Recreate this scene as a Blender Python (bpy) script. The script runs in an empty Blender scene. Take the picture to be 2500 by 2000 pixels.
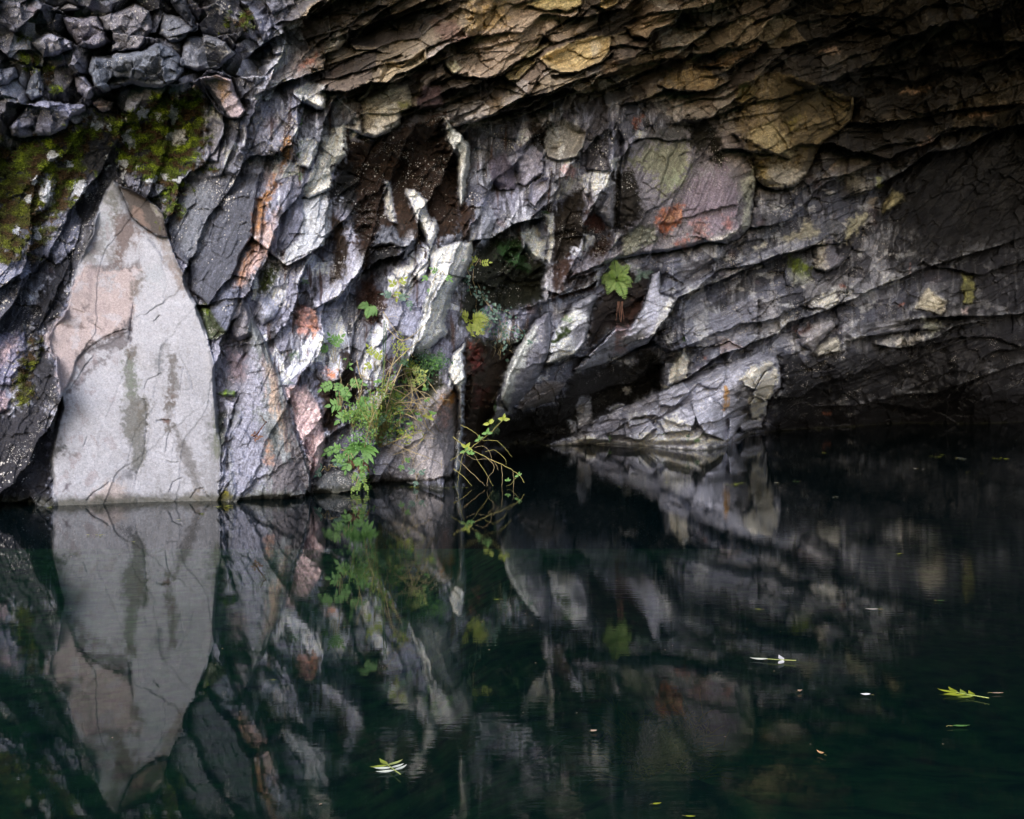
import bpy, math, random
import numpy as np
from mathutils import Vector, Matrix

# ------------------------------------------------------------------ camera, sky, sun, exposure
SC = bpy.context.scene
COL = SC.collection
F = 2680.0          # focal length in photo pixels (photo 2500 x 2000)
HY = 900.0          # horizon row
CZ = 1.7            # eye height above the pool, m
cam_d = bpy.data.cameras.new('camera')
cam = bpy.data.objects.new('camera', cam_d); COL.objects.link(cam)
cam.location = (0, 0, CZ); cam.rotation_euler = (math.radians(90), 0, 0)
cam_d.sensor_width = 36; cam_d.lens = 36 * F / 2500; cam_d.shift_y = -(1000 - HY) / 2500
cam_d.clip_start = 0.05; cam_d.clip_end = 400
SC.camera = cam

SUN_EL, SUN_AZ = 26.0, 12.0      # soft light through the cave mouth behind and left of the camera
w = bpy.data.worlds.new('World'); SC.world = w; w.use_nodes = True
nt = w.node_tree
sky = nt.nodes.new('ShaderNodeTexSky'); sky.sky_type = 'NISHITA'; sky.sun_disc = False
sky.sun_elevation = math.radians(SUN_EL); sky.sun_rotation = math.radians(180 + SUN_AZ)
sky.dust_density = 3.0; sky.air_density = 1.0
bg = nt.nodes['Background']; bg.inputs[1].default_value = 0.13
nt.links.new(sky.outputs[0], bg.inputs[0])
sl = bpy.data.lights.new('sun', 'SUN'); sl.energy = 0.6; sl.angle = math.radians(18); sl.color = (0.82, 0.90, 1.0)
so = bpy.data.objects.new('sun', sl); COL.objects.link(so)
a, e = math.radians(SUN_AZ), math.radians(SUN_EL)
sdir = Vector((-math.sin(a) * math.cos(e), -math.cos(a) * math.cos(e), math.sin(e)))   # towards the light
so.rotation_euler = sdir.to_track_quat('Z', 'Y').to_euler(); so.location = sdir * 60
SC.view_settings.view_transform = 'Standard'; SC.view_settings.look = 'None'
SC.view_settings.gamma = 1; SC.view_settings.exposure = 1.5
SC.render.engine = 'CYCLES'
SC.cycles.use_denoising = True; SC.cycles.max_bounces = 6; SC.cycles.transparent_max_bounces = 8; SC.cycles.caustics_reflective = False

# ------------------------------------------------------------------ helpers
def tag(o, label=None, cat=None, group=None, kind=None):
    if label: o['label'] = label
    if cat: o['category'] = cat
    if group: o['group'] = group
    if kind: o['kind'] = kind
    return o

def empty(name, loc, label, cat, group=None):
    o = bpy.data.objects.new(name, None); COL.objects.link(o); o.location = loc
    o.empty_display_size = 0.1
    return tag(o, label, cat, group)

def np_mesh(name, V, Fq, mat, smooth=True, attrs=None):
    me = bpy.data.meshes.new(name)
    V = np.ascontiguousarray(V, dtype=np.float32); Fq = np.ascontiguousarray(Fq, dtype=np.int32)
    k = Fq.shape[1]
    me.vertices.add(len(V)); me.vertices.foreach_set('co', V.ravel())
    me.loops.add(Fq.size); me.loops.foreach_set('vertex_index', Fq.ravel())
    me.polygons.add(len(Fq))
    me.polygons.foreach_set('loop_start', np.arange(0, Fq.size, k, dtype=np.int32))
    me.polygons.foreach_set('loop_total', np.full(len(Fq), k, dtype=np.int32))
    me.polygons.foreach_set('use_smooth', np.full(len(Fq), smooth, dtype=bool))
    me.update(calc_edges=True)
    for an, (kind, data) in (attrs or {}).items():
        at_ = me.attributes.new(an, kind, 'POINT')
        at_.data.foreach_set('color' if 'COLOR' in kind else 'value', np.ascontiguousarray(data, dtype=np.float32).ravel())
    me.materials.append(mat)
    o = bpy.data.objects.new(name, me); COL.objects.link(o)
    return o

RT = np.random.RandomState(7)
PERM = RT.permutation(4096).astype(np.int32)
RND = RT.rand(4096, 8).astype(np.float32)
def hsh(i, j, seed):
    return PERM[(PERM[(i + seed * 131) & 4095] + j * 7 + seed * 17) & 4095]
GA = RT.rand(4096).astype(np.float32) * 2 * math.pi
GX, GY = np.cos(GA), np.sin(GA)
def noise(x, y, seed=0):                     # gradient noise, about -0.7..0.7
    xi = np.floor(x).astype(np.int32); yi = np.floor(y).astype(np.int32)
    xf = (x - xi).astype(np.float32); yf = (y - yi).astype(np.float32)
    u = xf * xf * xf * (xf * (xf * 6 - 15) + 10); v = yf * yf * yf * (yf * (yf * 6 - 15) + 10)
    def g(di, dj):
        h = hsh(xi + di, yi + dj, seed)
        return GX[h] * (xf - di) + GY[h] * (yf - dj)
    n0 = g(0, 0) * (1 - u) + g(1, 0) * u; n1 = g(0, 1) * (1 - u) + g(1, 1) * u
    return n0 * (1 - v) + n1 * v
def fbm(x, y, octv=4, seed=0, gain=0.5, ridge=False):
    a_, s, t = 1.0, 0, 0
    for k in range(octv):
        n = noise(x * 2 ** k, y * 2 ** k, seed + k)
        if ridge: n = 0.5 - np.abs(n) * 1.6
        s = s + a_ * n; t += a_; a_ *= gain
    return s / t
def cells(x, y, seed, jit=0.9):              # Voronoi: F1, edge distance, cell id, local dx, dy
    xi = np.floor(x).astype(np.int32); yi = np.floor(y).astype(np.int32)
    b1 = np.full(x.shape, 9e9, np.float32); b2 = b1.copy()
    idb = np.zeros(x.shape, np.int32); dxb = np.zeros(x.shape, np.float32); dyb = dxb.copy()
    for di in (-1, 0, 1):
        for dj in (-1, 0, 1):
            h = hsh(xi + di, yi + dj, seed)
            dx = x - (xi + di + 0.5 + jit * (RND[h, 0] - 0.5)); dy = y - (yi + dj + 0.5 + jit * (RND[h, 1] - 0.5))
            d = dx * dx + dy * dy
            m = d < b1
            b2 = np.where(m, b1, np.minimum(b2, d))
            b1 = np.where(m, d, b1); idb = np.where(m, h, idb); dxb = np.where(m, dx, dxb); dyb = np.where(m, dy, dyb)
    return np.sqrt(b1), np.sqrt(b2) - np.sqrt(b1), idb, dxb.astype(np.float32), dyb.astype(np.float32)
def sstep(a_, b_, x):
    t = np.clip((x - a_) / (b_ - a_), 0, 1); return t * t * (3 - 2 * t)

# ------------------------------------------------------------------ the rock relief (one real surface, sculpted on a grid)
STEP = 1.9
xs = np.concatenate([np.arange(-420, -20, 8.0), np.arange(-20, 2520, STEP), np.arange(2520, 2921, 8.0)]).astype(np.float32)
ys = np.concatenate([np.arange(-420, -20, 8.0), np.arange(-20, 1252, STEP), np.arange(1252, 1345, 8.0)]).astype(np.float32)
NX, NY = len(xs), len(ys)
X, Y = np.meshgrid(xs, ys)

CP = np.array([
 (-400,1280,12.2),(0,1240,13.4),(200,1233,13.7),(350,1226,14.0),(530,1222,14.15),(700,1215,14.4),(780,1205,14.9),(850,1195,15.4),
 (1000,1182,16.2),(1110,1180,16.3),(1160,1110,20),(1220,1095,23),(1350,1088,24.2),(1560,1088,24.2),(1780,1086,24.5),(1830,1062,27.5),
 (2000,1045,31),(2200,1035,34),(2500,1032,34.5),(2900,1030,35),(0,1340,13.3),(700,1340,14.3),(1100,1340,16),(1500,1340,24),(2500,1340,34),
 (276,440,14.6),(130,830,13.9),(400,800,14.2),(600,750,14.3),(500,560,14.6),(640,500,14.6),(0,700,13.5),(0,450,13.9),(150,330,14.1),
 (400,330,14.5),(300,180,13.4),(0,150,12.9),(545,230,13.9),(0,0,12.7),(640,50,14.0),(300,0,13.2),(760,350,14.9),(760,560,14.9),(720,800,14.8),
 (850,700,15.4),(880,450,16.0),(1000,500,16.2),(950,280,15.4),(1100,400,16.8),(1100,640,16.2),(1060,800,16.0),(1080,950,16.2),(1150,1000,17.5),
 (1200,700,17.8),(1210,850,17.6),(1250,500,17.8),(1300,350,17.4),(1230,1000,19.5),(1330,800,19),(1400,900,20.5),(1450,750,20),(1505,700,20.8),
 (1600,800,21.5),(1500,900,23),(1450,1000,24),(1660,900,23.4),(1560,960,24.2),(1520,500,19.2),(1650,450,20.3),(1650,600,21.4),(1760,580,21.5),
 (1830,500,21.8),(1400,660,19.5),(1750,700,23),(1900,700,23.6),(1880,820,24.2),(1850,950,24.5),(900,100,14.9),(1100,150,15.8),(1250,0,15.8),
 (1400,150,17),(1600,150,18.5),(1700,250,20),(1600,0,17),(1880,460,22.3),(1900,300,20.8),(2000,100,19.5),(2000,0,18.5),(2200,300,23.5),
 (2100,400,24),(2300,350,25),(2500,0,20),(2500,300,25.5),(2480,500,29),(2300,600,26.5),(2000,650,24),(2000,800,25),(2200,800,27),(2400,800,29),
 (2100,950,29),(2400,950,31),(2500,700,30),(-400,-400,11),(0,-400,11.6),(700,-400,12.5),(1250,-400,13.5),(2000,-400,15),(2900,-400,17),
 (-400,0,11.8),(-400,500,12.6),(2900,300,26),(2900,700,31)], dtype=np.float64)
def rbf(cp, gx, gy):
    p = cp[:, :2] / 500.0
    def phi(d2): return np.sqrt(d2 + 0.02)
    A = phi(((p[:, None] - p[None]) ** 2).sum(-1)) + np.eye(len(p)) * 1e-3
    n = len(p); Q = np.concatenate([np.ones((n, 1)), p], 1)
    M = np.block([[A, Q], [Q.T, np.zeros((3, 3))]])
    c = np.linalg.solve(M, np.concatenate([cp[:, 2], np.zeros(3)]))
    out = np.zeros(gx.shape)
    gx = gx / 500.0; gy = gy / 500.0
    for i in range(n): out += c[i] * phi((gx - p[i, 0]) ** 2 + (gy - p[i, 1]) ** 2)
    return out + c[n] + c[n + 1] * gx + c[n + 2] * gy
cxs, cys = np.arange(-440, 2960, 20.0), np.arange(-440, 1380, 20.0)
cg = rbf(CP, *np.meshgrid(cxs, cys))
def up(g):                                   # bilinear lookup of the coarse grid on the fine one
    fx = (xs + 440) / 20; fy = (ys + 440) / 20
    ix = fx.astype(int); iy = fy.astype(int); tx = (fx - ix)[None]; ty = (fy - iy)[:, None]
    A = g[np.ix_(iy, ix)] * (1 - tx) + g[np.ix_(iy, ix + 1)] * tx
    B = g[np.ix_(iy + 1, ix)] * (1 - tx) + g[np.ix_(iy + 1, ix + 1)] * tx
    return (A * (1 - ty) + B * ty).astype(np.float32)
DEP = up(cg)

# panels: outlines are written in the coordinates of twelve 700 x 560 px study sheets
PAN = dict(A=(0,0), B=(600,0), C=(1200,0), D=(1800,0), E=(0,440), F=(600,440), G=(1200,440), H=(1800,440), I=(0,800), J=(600,700), K=(1200,800), L=(1800,800))
def P(pan, s):
    v = [tuple(float(q) for q in t.split(',')) for t in s.split()]
    if pan == 'px': return np.array(v)
    ox, oy = PAN[pan]; k = 700 / 2156
    return np.array([(ox + x * k, oy + y * k) for x, y in v])

WX = fbm(X / 60, Y / 60, 3, 901) ; WY = fbm(X / 60, Y / 60, 3, 911)
WLX = fbm(X / 230, Y / 230, 2, 951); WLY = fbm(X / 230, Y / 230, 2, 961)
WX2 = noise(X / 13, Y / 13, 921); WY2 = noise(X / 13, Y / 13, 931)
def region(poly, pad):
    x0, y0 = poly.min(0) - pad; x1, y1 = poly.max(0) + pad
    i0, i1 = np.searchsorted(xs, x0), np.searchsorted(xs, x1); j0, j1 = np.searchsorted(ys, y0), np.searchsorted(ys, y1)
    return slice(j0, j1), slice(i0, i1)
def seg_d(px, py, a_, b_):
    vx, vy = b_ - a_; L2 = vx * vx + vy * vy + 1e-9
    t = np.clip(((px - a_[0]) * vx + (py - a_[1]) * vy) / L2, 0, 1)
    dx = px - (a_[0] + t * vx); dy = py - (a_[1] + t * vy)
    return np.sqrt(dx * dx + dy * dy), t
def sdf(poly, pad=40, warp=14.0):            # + inside, - outside
    sl_ = region(poly, pad)
    px = X[sl_] + warp * WX[sl_] + warp * 0.22 * WX2[sl_]; py = Y[sl_] + warp * WY[sl_] + warp * 0.22 * WY2[sl_]
    d = np.full(px.shape, 1e9, np.float32); ins = np.zeros(px.shape, bool)
    n = len(poly)
    for i in range(n):
        a_, b_ = poly[i], poly[(i + 1) % n]
        dd, _ = seg_d(px, py, a_, b_); d = np.minimum(d, dd)
        if a_[1] != b_[1]:
            c = (a_[1] > py) != (b_[1] > py)
            ins ^= c & (px < (b_[0] - a_[0]) * (py - a_[1]) / (b_[1] - a_[1]) + a_[0])
    return sl_, np.where(ins, d, -d)

# --- zone weights
def zone(pan, s, feather=60):
    out = np.zeros(X.shape, np.float32); sl_, d = sdf(P(pan, s), feather * 2, 40); out[sl_] = sstep(-feather, feather, d); return out
Z_roof = zone('px', '600,-440 700,60 780,230 960,330 1200,300 1450,260 1620,260 1850,470 2150,400 2520,310 2960,250 2960,-440', 45)
Z_right = zone('px', '1380,680 1640,610 1850,560 1900,420 2150,380 2520,300 2960,200 2960,1380 1150,1380 1220,1040', 50)
Z_bould = zone('px', '-440,-440 640,-440 690,60 620,250 430,230 300,290 120,340 -440,420', 40)
Z_stri = zone('px', '1950,700 2080,560 2200,400 2330,320 2520,260 2960,200 2960,560 2500,560 2330,640 2150,700 2020,760', 40)
Z_steep = np.clip(1 - Z_roof - Z_right - Z_bould, 0, 1)

def shingle(ang, Lu, Lv, seed, warp, saw, rnd, tilt):
    a_ = math.radians(ang); c, s = math.cos(a_), math.sin(a_)
    wx = X + warp * (2.2 * WLX + 0.55 * WX + 0.07 * WX2); wy = Y + warp * (2.2 * WLY + 0.55 * WY + 0.07 * WY2)
    u = (wx * c - wy * s) / Lu; v = (wx * s + wy * c) / Lv
    f1, ed, idc, dx, dy = cells(u.astype(np.float32), v.astype(np.float32), seed)
    h = Lv * (saw * dy * (0.6 + 0.8 * RND[idc, 2]) + rnd * (RND[idc, 3] - 0.5)) + Lu * 0.12 * tilt * dx * (RND[idc, 4] - 0.5) * 2
    return h.astype(np.float32), ed, idc
def facets(Lx, seed, amp, warp):
    wx = X + warp * WX2; wy = Y + warp * WY2
    f1, ed, idc, dx, dy = cells(wx / Lx, wy / Lx, seed)
    return (Lx * amp * ((RND[idc, 2] - 0.5) * dx * 2 + (RND[idc, 3] - 0.5) * dy * 2 + 0.5 * (RND[idc, 4] - 0.5))).astype(np.float32), ed, idc

H = np.zeros(X.shape, np.float32)
CID = np.zeros(X.shape, np.int32)
sr1, er1, ir1 = shingle(24, 360, 112, 1, 34, 0.7, 0.4, 1.0)
sr2, er2, ir2 = shingle(21, 130, 44, 2, 16, 0.6, 0.55, 1.2)
ss1, es1, is1 = shingle(63, 380, 108, 3, 34, 0.6, 0.5, 1.0)
ss2, es2, is2 = shingle(68, 135, 44, 4, 16, 0.5, 0.55, 1.2)
sb1, eb1, ib1 = facets(95, 5, 0.8, 4)
sb2, eb2, ib2 = facets(44, 6, 0.8, 2)
st1, et1, it1 = shingle(52, 300, 24, 8, 16, 0.6, 0.5, 0.6)
rr = np.clip(Z_roof + Z_right, 0, 1) * (1 - 0.85 * Z_stri)
sr3, er3, ir3 = shingle(25, 60, 17, 10, 5, 0.6, 0.7, 1.2)
ss3, es3, is3 = shingle(64, 64, 19, 11, 5, 0.55, 0.6, 1.2)
f3, ef3, if3 = facets(22, 9, 0.7, 1.0)
sm1, em1, im1 = facets(62, 12, 0.75, 1.5)
sm2, em2, im2 = facets(34, 13, 0.7, 1.2)
rough_ = sstep(-0.12, 0.3, fbm(X / 110, Y / 110, 2, 45))
brk = 0.2 + 0.9 * sstep(-0.18, 0.22, fbm(X / 130, Y / 130, 3, 47))
brk = np.maximum(brk, Z_roof * 0.9)
H += rr * ((0.8 + 0.4 * Z_roof) * sr1 + (0.6 + 0.4 * Z_roof) * sr2 * brk + (0.4 + 0.15 * Z_roof) * sm1 * brk) + Z_steep * (1.15 * ss1 + 0.55 * ss2 * brk + 0.3 * sm1 * brk) + Z_bould * (sb1 * 1.2 + 1.1 * sb2) + Z_stri * st1 * 0.9
fine = (rr * sr3 * (0.8 + 0.2 * Z_roof) + Z_stri * sr3 * 0.5 + Z_steep * ss3 * 0.5) * (0.25 + 0.9 * rough_) + (0.5 * sm2 + 0.3 * f3) * (1 - Z_bould) + 0.6 * f3 * Z_bould
H += 22 * fbm(X / 150, Y / 150, 3, 41)
big = H.copy()
CID = np.where(rr > 0.5, im1, np.where(Z_bould > 0.5, ib1, im1)); CID1 = np.where(rr > 0.5, ir2, np.where(Z_bould > 0.5, ib2, is2))
SM = np.zeros(X.shape, np.float32)           # how far hand-shaped blocks smooth the generic relief
EX = np.zeros(X.shape, np.float32)           # hand-shaped relief

ROCKS = []                                   # (polygon, warp, name, label, category)
def block(poly, off, tx=0, ty=0, bevel=10, smooth=0.75, warp=10, groove=10, name=None, label=None, hang=True):
    global EX, SM
    if bevel == 4: hang = False
    if name in ('rock_rib', 'rock_fin', 'boulder', 'hanging_block'): hang = False
    sl_, d = sdf(poly, 40, warp)
    c = poly.mean(0)
    gyy, gxx = np.gradient(d); gn = np.sqrt(gxx ** 2 + gyy ** 2) + 1e-6
    down = sstep(-0.5, 0.6, (-gyy - 0.35 * gxx) / gn / 1.06) if hang else 1.0
    bv_ = bevel * (1 + (1 - down) * 3.2)
    t = np.clip(d / bv_, 0, 1); prof = np.sqrt(1 - (1 - t) ** 2) * down + t * (1 - down) if hang else np.sqrt(1 - (1 - t) ** 2)
    pl = off + tx * (X[sl_] - c[0]) / 100 + ty * (Y[sl_] - c[1]) / 100
    if hang and off > 0:
        yy = ((Y[sl_] - c[1]) + 0.35 * (X[sl_] - c[0])); hs = max(np.ptp(poly[:, 1]) + 0.35 * np.ptp(poly[:, 0]), 1) * 0.5
        pl = pl * (0.62 + 0.42 * np.clip(yy / hs, -1, 1))
    EX[sl_] = np.where(d > 0, EX[sl_] * (1 - prof) + pl * prof, EX[sl_] - groove * np.exp(-np.maximum(-d, 0) / 9.0) * down)
    SM[sl_] = np.where(d > 0, np.maximum(SM[sl_], smooth * sstep(0, bevel, d)), SM[sl_])
    if name: ROCKS.append((poly, warp, name, label))
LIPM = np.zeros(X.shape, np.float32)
def lip(pts, upv=26, wup=60, dn=26, wdn=30, warp=10):
    global EX
    pts = np.array(pts, float); sl_ = region(pts, 130)
    px = X[sl_] + warp * WX[sl_] + warp * 0.35 * WX2[sl_]; py = Y[sl_] + warp * WY[sl_] + warp * 0.35 * WY2[sl_]
    best = np.full(px.shape, 1e9, np.float32); side = np.zeros(px.shape, np.float32); T = np.zeros(px.shape, np.float32)
    n = len(pts) - 1
    for i in range(n):
        d, t = seg_d(px, py, pts[i], pts[i + 1])
        v = pts[i + 1] - pts[i]
        s = np.sign(v[0] * (py - pts[i][1]) - v[1] * (px - pts[i][0]))    # + below the line
        m = d < best
        best = np.where(m, d, best); side = np.where(m, s, side); T = np.where(m, (i + t) / n, T)
    end = sstep(0, 0.12, T) * sstep(0, 0.12, 1 - T)
    EX[sl_] += np.where(side > 0, -dn * np.exp(-best / wdn), upv * np.exp(-best / wup)) * end
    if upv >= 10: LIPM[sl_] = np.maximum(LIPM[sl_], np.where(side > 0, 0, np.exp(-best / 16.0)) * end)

# ---- albedo layers
C = np.zeros(X.shape + (3,), np.float32)
WET = np.full(X.shape, 0.35, np.float32); SPK = (0.8 - 0.4 * Z_roof).astype(np.float32)
NS1 = fbm(X / 45, Y / 45, 4, 51); NS2 = fbm(X / 12, Y / 12, 3, 61); NS3 = fbm(X / 5, Y / 5, 2, 541); NV = fbm(X / 9, Y / 90, 4, 71)
def paint(poly, col, feather=8, op=1.0, rag=14, warp=14, streak=0.0, spk=None, wet=None, holes=0.0):
    sl_, d = sdf(poly, 40 + feather, warp)
    d = d + rag * NS2[sl_] * 2.2 + rag * 0.9 * NS1[sl_] + rag * 0.8 * NS3[sl_] + streak * NV[sl_] * 60
    m = sstep(-feather, feather, d) * op
    if max(col) > 2.2 * min(col) and max(col) > 0.2: m = m * (0.62 + 0.3 * sstep(-0.1, 0.15, NV[sl_] + NS2[sl_]))
    if holes: m = m * sstep(-0.12, 0.02, NS2[sl_] * 0.7 + NS1[sl_] * 0.8 + 0.34 - holes)
    C[sl_] = C[sl_] * (1 - m[..., None]) + np.array(col, np.float32) * m[..., None]
    if spk is not None: spk = min(spk, 0.9) * 0.85
    if spk is not None: SPK[sl_] = SPK[sl_] * (1 - m) + spk * m
    if wet is not None: WET[sl_] = WET[sl_] * (1 - m) + wet * m
    return sl_, m
def along(ang, seed, L=120.0, w_=4.5):
    a_ = math.radians(ang); u = X * math.cos(a_) - Y * math.sin(a_); v = X * math.sin(a_) + Y * math.cos(a_)
    return fbm(u / L + 0.3 * WX, (v + 16 * WX + 6 * WY) / w_, 4, seed)
def mixc(col, m):
    global C
    C = C * (1 - m[..., None]) + np.array(col, np.float32) * m[..., None]

GREY = (0.235, 0.23, 0.265); PALE = (0.50, 0.495, 0.51); DARK = (0.055, 0.056, 0.065); TAN = (0.265, 0.225, 0.175)
BROWN = (0.05, 0.026, 0.016); MOSS = (0.050, 0.070, 0.012); RUST = (0.30, 0.13, 0.06); PINK = (0.40, 0.29, 0.26); BLACK = (0.018, 0.018, 0.017)
C[:] = GREY
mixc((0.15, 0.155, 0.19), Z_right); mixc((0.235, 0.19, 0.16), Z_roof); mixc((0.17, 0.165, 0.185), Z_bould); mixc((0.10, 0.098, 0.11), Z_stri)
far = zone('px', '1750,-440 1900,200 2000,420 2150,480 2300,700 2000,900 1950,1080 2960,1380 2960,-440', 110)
mixc((0.042, 0.041, 0.045), far * 0.85)  # light falloff towards the far right, painted as darker albedo
# each broken piece has its own tone
tone = RND[CID, 5]; tone1 = RND[CID1, 6]
pm = sstep(0.66, 0.72, tone); mixc(PALE, pm * 0.8 * (0.5 + 0.5 * Z_steep) * (1 - 0.6 * far))
dm = sstep(0.42, 0.36, tone1); mixc(DARK, dm * 0.6)
tm = sstep(0.72, 0.76, tone1) * Z_roof; mixc(TAN, tm * 0.8)
vm = sstep(0.1, 0.3, NV + 0.3 * NS1) * Z_steep; mixc(DARK, vm * 0.55)
wv = sstep(0.18, 0.24, fbm(X / 14, Y / 110, 4, 81)) * Z_steep; mixc((0.50, 0.49, 0.51), wv * 0.55)
dr = sstep(0.10, 0.2, fbm(X / 11, Y / 75, 4, 87)) * Z_right * (1 - 0.5 * far); mixc((0.48, 0.475, 0.45), dr * 0.28)
sp_ = sstep(0.13, 0.19, fbm(X / 55, Y / 38, 5, 95, 0.6)) * Z_right * (1 - 0.65 * far); mixc((0.46, 0.45, 0.42), sp_ * 0.65)
dd_ = sstep(0.08, 0.2, fbm(X / 16, Y / 60, 4, 89)) * Z_right; mixc((0.03, 0.03, 0.034), dd_ * 0.5)
bk = sstep(0.12, 0.24, fbm(X / 26, Y / 70, 4, 85)) * Z_steep; mixc((0.03, 0.03, 0.03), bk * 0.75)
br_ = sstep(0.14, 0.26, fbm(X / 18 + 9, Y / 120, 4, 93)) * Z_steep * zone('px', '640,250 1400,250 1400,900 1000,1100 640,1000', 60); mixc((0.10, 0.045, 0.025), br_ * 0.75)
rm = sstep(0.2, 0.34, fbm(X / 70, Y / 70, 4, 91)); mixc((0.27, 0.16, 0.14), rm * 0.28 * (1 - far))
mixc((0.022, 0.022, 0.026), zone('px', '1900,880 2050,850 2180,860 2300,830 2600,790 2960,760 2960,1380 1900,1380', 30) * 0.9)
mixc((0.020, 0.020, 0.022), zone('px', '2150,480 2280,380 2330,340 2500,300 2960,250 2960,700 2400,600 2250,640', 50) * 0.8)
mixc((0.03, 0.026, 0.022), zone('px', '2050,-440 2000,60 2100,180 2060,330 2200,380 2500,300 2960,250 2960,-440', 80) * 0.75)  # dimness of the upper right ceiling painted into the albedo
# ------------------------------------------------------------------ ledges (upper lip juts out, recess below)
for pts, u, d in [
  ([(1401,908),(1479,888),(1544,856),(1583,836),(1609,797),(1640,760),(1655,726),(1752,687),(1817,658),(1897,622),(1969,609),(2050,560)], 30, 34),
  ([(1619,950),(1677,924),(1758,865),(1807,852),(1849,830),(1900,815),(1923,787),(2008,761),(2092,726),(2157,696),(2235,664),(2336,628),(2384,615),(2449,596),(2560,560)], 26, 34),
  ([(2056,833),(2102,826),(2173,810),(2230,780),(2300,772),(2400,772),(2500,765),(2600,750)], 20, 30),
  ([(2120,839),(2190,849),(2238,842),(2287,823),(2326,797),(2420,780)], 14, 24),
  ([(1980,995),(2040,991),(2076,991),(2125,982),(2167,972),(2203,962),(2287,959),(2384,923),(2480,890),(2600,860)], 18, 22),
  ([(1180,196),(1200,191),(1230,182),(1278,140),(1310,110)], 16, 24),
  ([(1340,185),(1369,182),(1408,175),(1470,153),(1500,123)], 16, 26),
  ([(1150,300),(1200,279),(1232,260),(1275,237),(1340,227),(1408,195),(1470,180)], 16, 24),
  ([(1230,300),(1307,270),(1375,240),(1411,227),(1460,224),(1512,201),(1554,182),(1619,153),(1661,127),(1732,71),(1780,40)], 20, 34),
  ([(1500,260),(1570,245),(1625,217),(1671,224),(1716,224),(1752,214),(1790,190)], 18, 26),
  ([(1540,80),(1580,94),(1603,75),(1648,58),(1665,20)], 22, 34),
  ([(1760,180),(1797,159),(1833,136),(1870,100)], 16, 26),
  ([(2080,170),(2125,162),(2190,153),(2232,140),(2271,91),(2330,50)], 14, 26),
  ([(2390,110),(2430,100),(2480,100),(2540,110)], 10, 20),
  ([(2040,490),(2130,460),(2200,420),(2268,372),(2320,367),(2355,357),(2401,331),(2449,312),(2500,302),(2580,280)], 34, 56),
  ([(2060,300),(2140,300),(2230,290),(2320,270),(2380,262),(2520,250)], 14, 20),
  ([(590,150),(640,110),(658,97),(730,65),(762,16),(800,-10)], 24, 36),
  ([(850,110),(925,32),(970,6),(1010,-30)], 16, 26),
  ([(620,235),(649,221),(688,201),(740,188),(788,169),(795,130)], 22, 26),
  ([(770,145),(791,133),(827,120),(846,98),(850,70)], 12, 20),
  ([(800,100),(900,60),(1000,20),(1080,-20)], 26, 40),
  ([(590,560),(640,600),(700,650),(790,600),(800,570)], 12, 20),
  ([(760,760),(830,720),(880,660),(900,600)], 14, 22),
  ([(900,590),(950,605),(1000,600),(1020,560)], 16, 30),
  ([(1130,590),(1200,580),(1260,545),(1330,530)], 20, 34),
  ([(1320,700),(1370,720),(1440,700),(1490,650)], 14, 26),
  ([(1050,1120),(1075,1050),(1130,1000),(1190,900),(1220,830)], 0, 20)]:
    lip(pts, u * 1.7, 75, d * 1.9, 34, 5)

def rock(pan, s, col, off, tx=0, ty=0, name=None, label=None, bevel=14, smooth=0.7, warp=10, groove=10, pw=1.0, spk=None, wet=None, rag=4, **k):
    if col is not None and max(col) > 0.36: col = tuple(min(0.62, c_ * 1.22) for c_ in col)
    poly = P(pan, s)
    block(poly, off, tx, ty, bevel, smooth, warp, groove, name, label)
    if col is not None: paint(poly, col, 4, pw, rag, warp, spk=spk, wet=wet, **k)

# ------------------------------------------------------------------ mossy shelf and the wall left of the pale slab
moss_reg = P('A', '20,1130 300,1060 560,960 850,880 1100,740 1280,700 1500,690 1550,780 1530,1000 1500,1150 1560,1270 1400,1340 1360,1480 1250,1600 1200,1440 1100,1400 1000,1340 880,1330 800,1340 600,1400 500,1560 380,1640 300,1725 -200,1800 -900,1900 -900,1200 0,1200')
block(moss_reg, -14, 0, -6, 40, 0.6, 20, 4)
paint(moss_reg, DARK, 20, 1.0, 20, 20, spk=0.5)
paint(P('E', '-300,100 300,60 420,300 330,640 200,900 200,1100 0,1200 -300,1200'), (0.10,0.10,0.115), 20, 0.9, 20, spk=1.0)
paint(P('E', '560,100 780,80 700,300 640,420 560,640 520,860 480,1020 330,1150 330,1300 440,1400 440,1700 250,1725 240,1250 200,1000 420,640 500,300'), (0.05,0.05,0.058), 14, 1.0, 18, spk=1.2)
paint(P('I', '20,640 200,580 380,620 385,880 400,1340 -300,1340 -300,700'), (0.05,0.048,0.055), 14, 1.0, 22, spk=1.3)
block(P('I', '-400,-100 250,0 330,150 440,400 460,560 430,700 380,900 400,1360 -400,1360'), -4, 2, 0, 60, 0.55, 14, 0, hang=False)
rock('I', '-100,60 190,20 190,360 150,400 60,440 -100,430', (0.20,0.19,0.24), 14, 0, 0, bevel=20, smooth=0.5, spk=1.0)
rock('I', '-100,470 30,480 70,540 50,620 -100,700', (0.32,0.24,0.24), 10, bevel=14, smooth=0.5, spk=1.0)
paint(P('I', '0,160 110,80 100,180 20,260'), (0.42,0.30,0.28), 20, 0.8)
rock('E', '0,600 230,600 240,700 150,760 0,780 -200,760', (0.22,0.22,0.26), 12, bevel=20, smooth=0.4, spk=1.0)
rock('E', '370,280 560,190 620,330 560,520 420,640 330,560', (0.16,0.16,0.19), 10, bevel=20, smooth=0.4, spk=1.0)
rock('A', '290,1320 400,1290 430,1380 400,1460 320,1600 230,1640 260,1500', (0.30,0.29,0.33), 16, bevel=10, spk=1.0)

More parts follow.
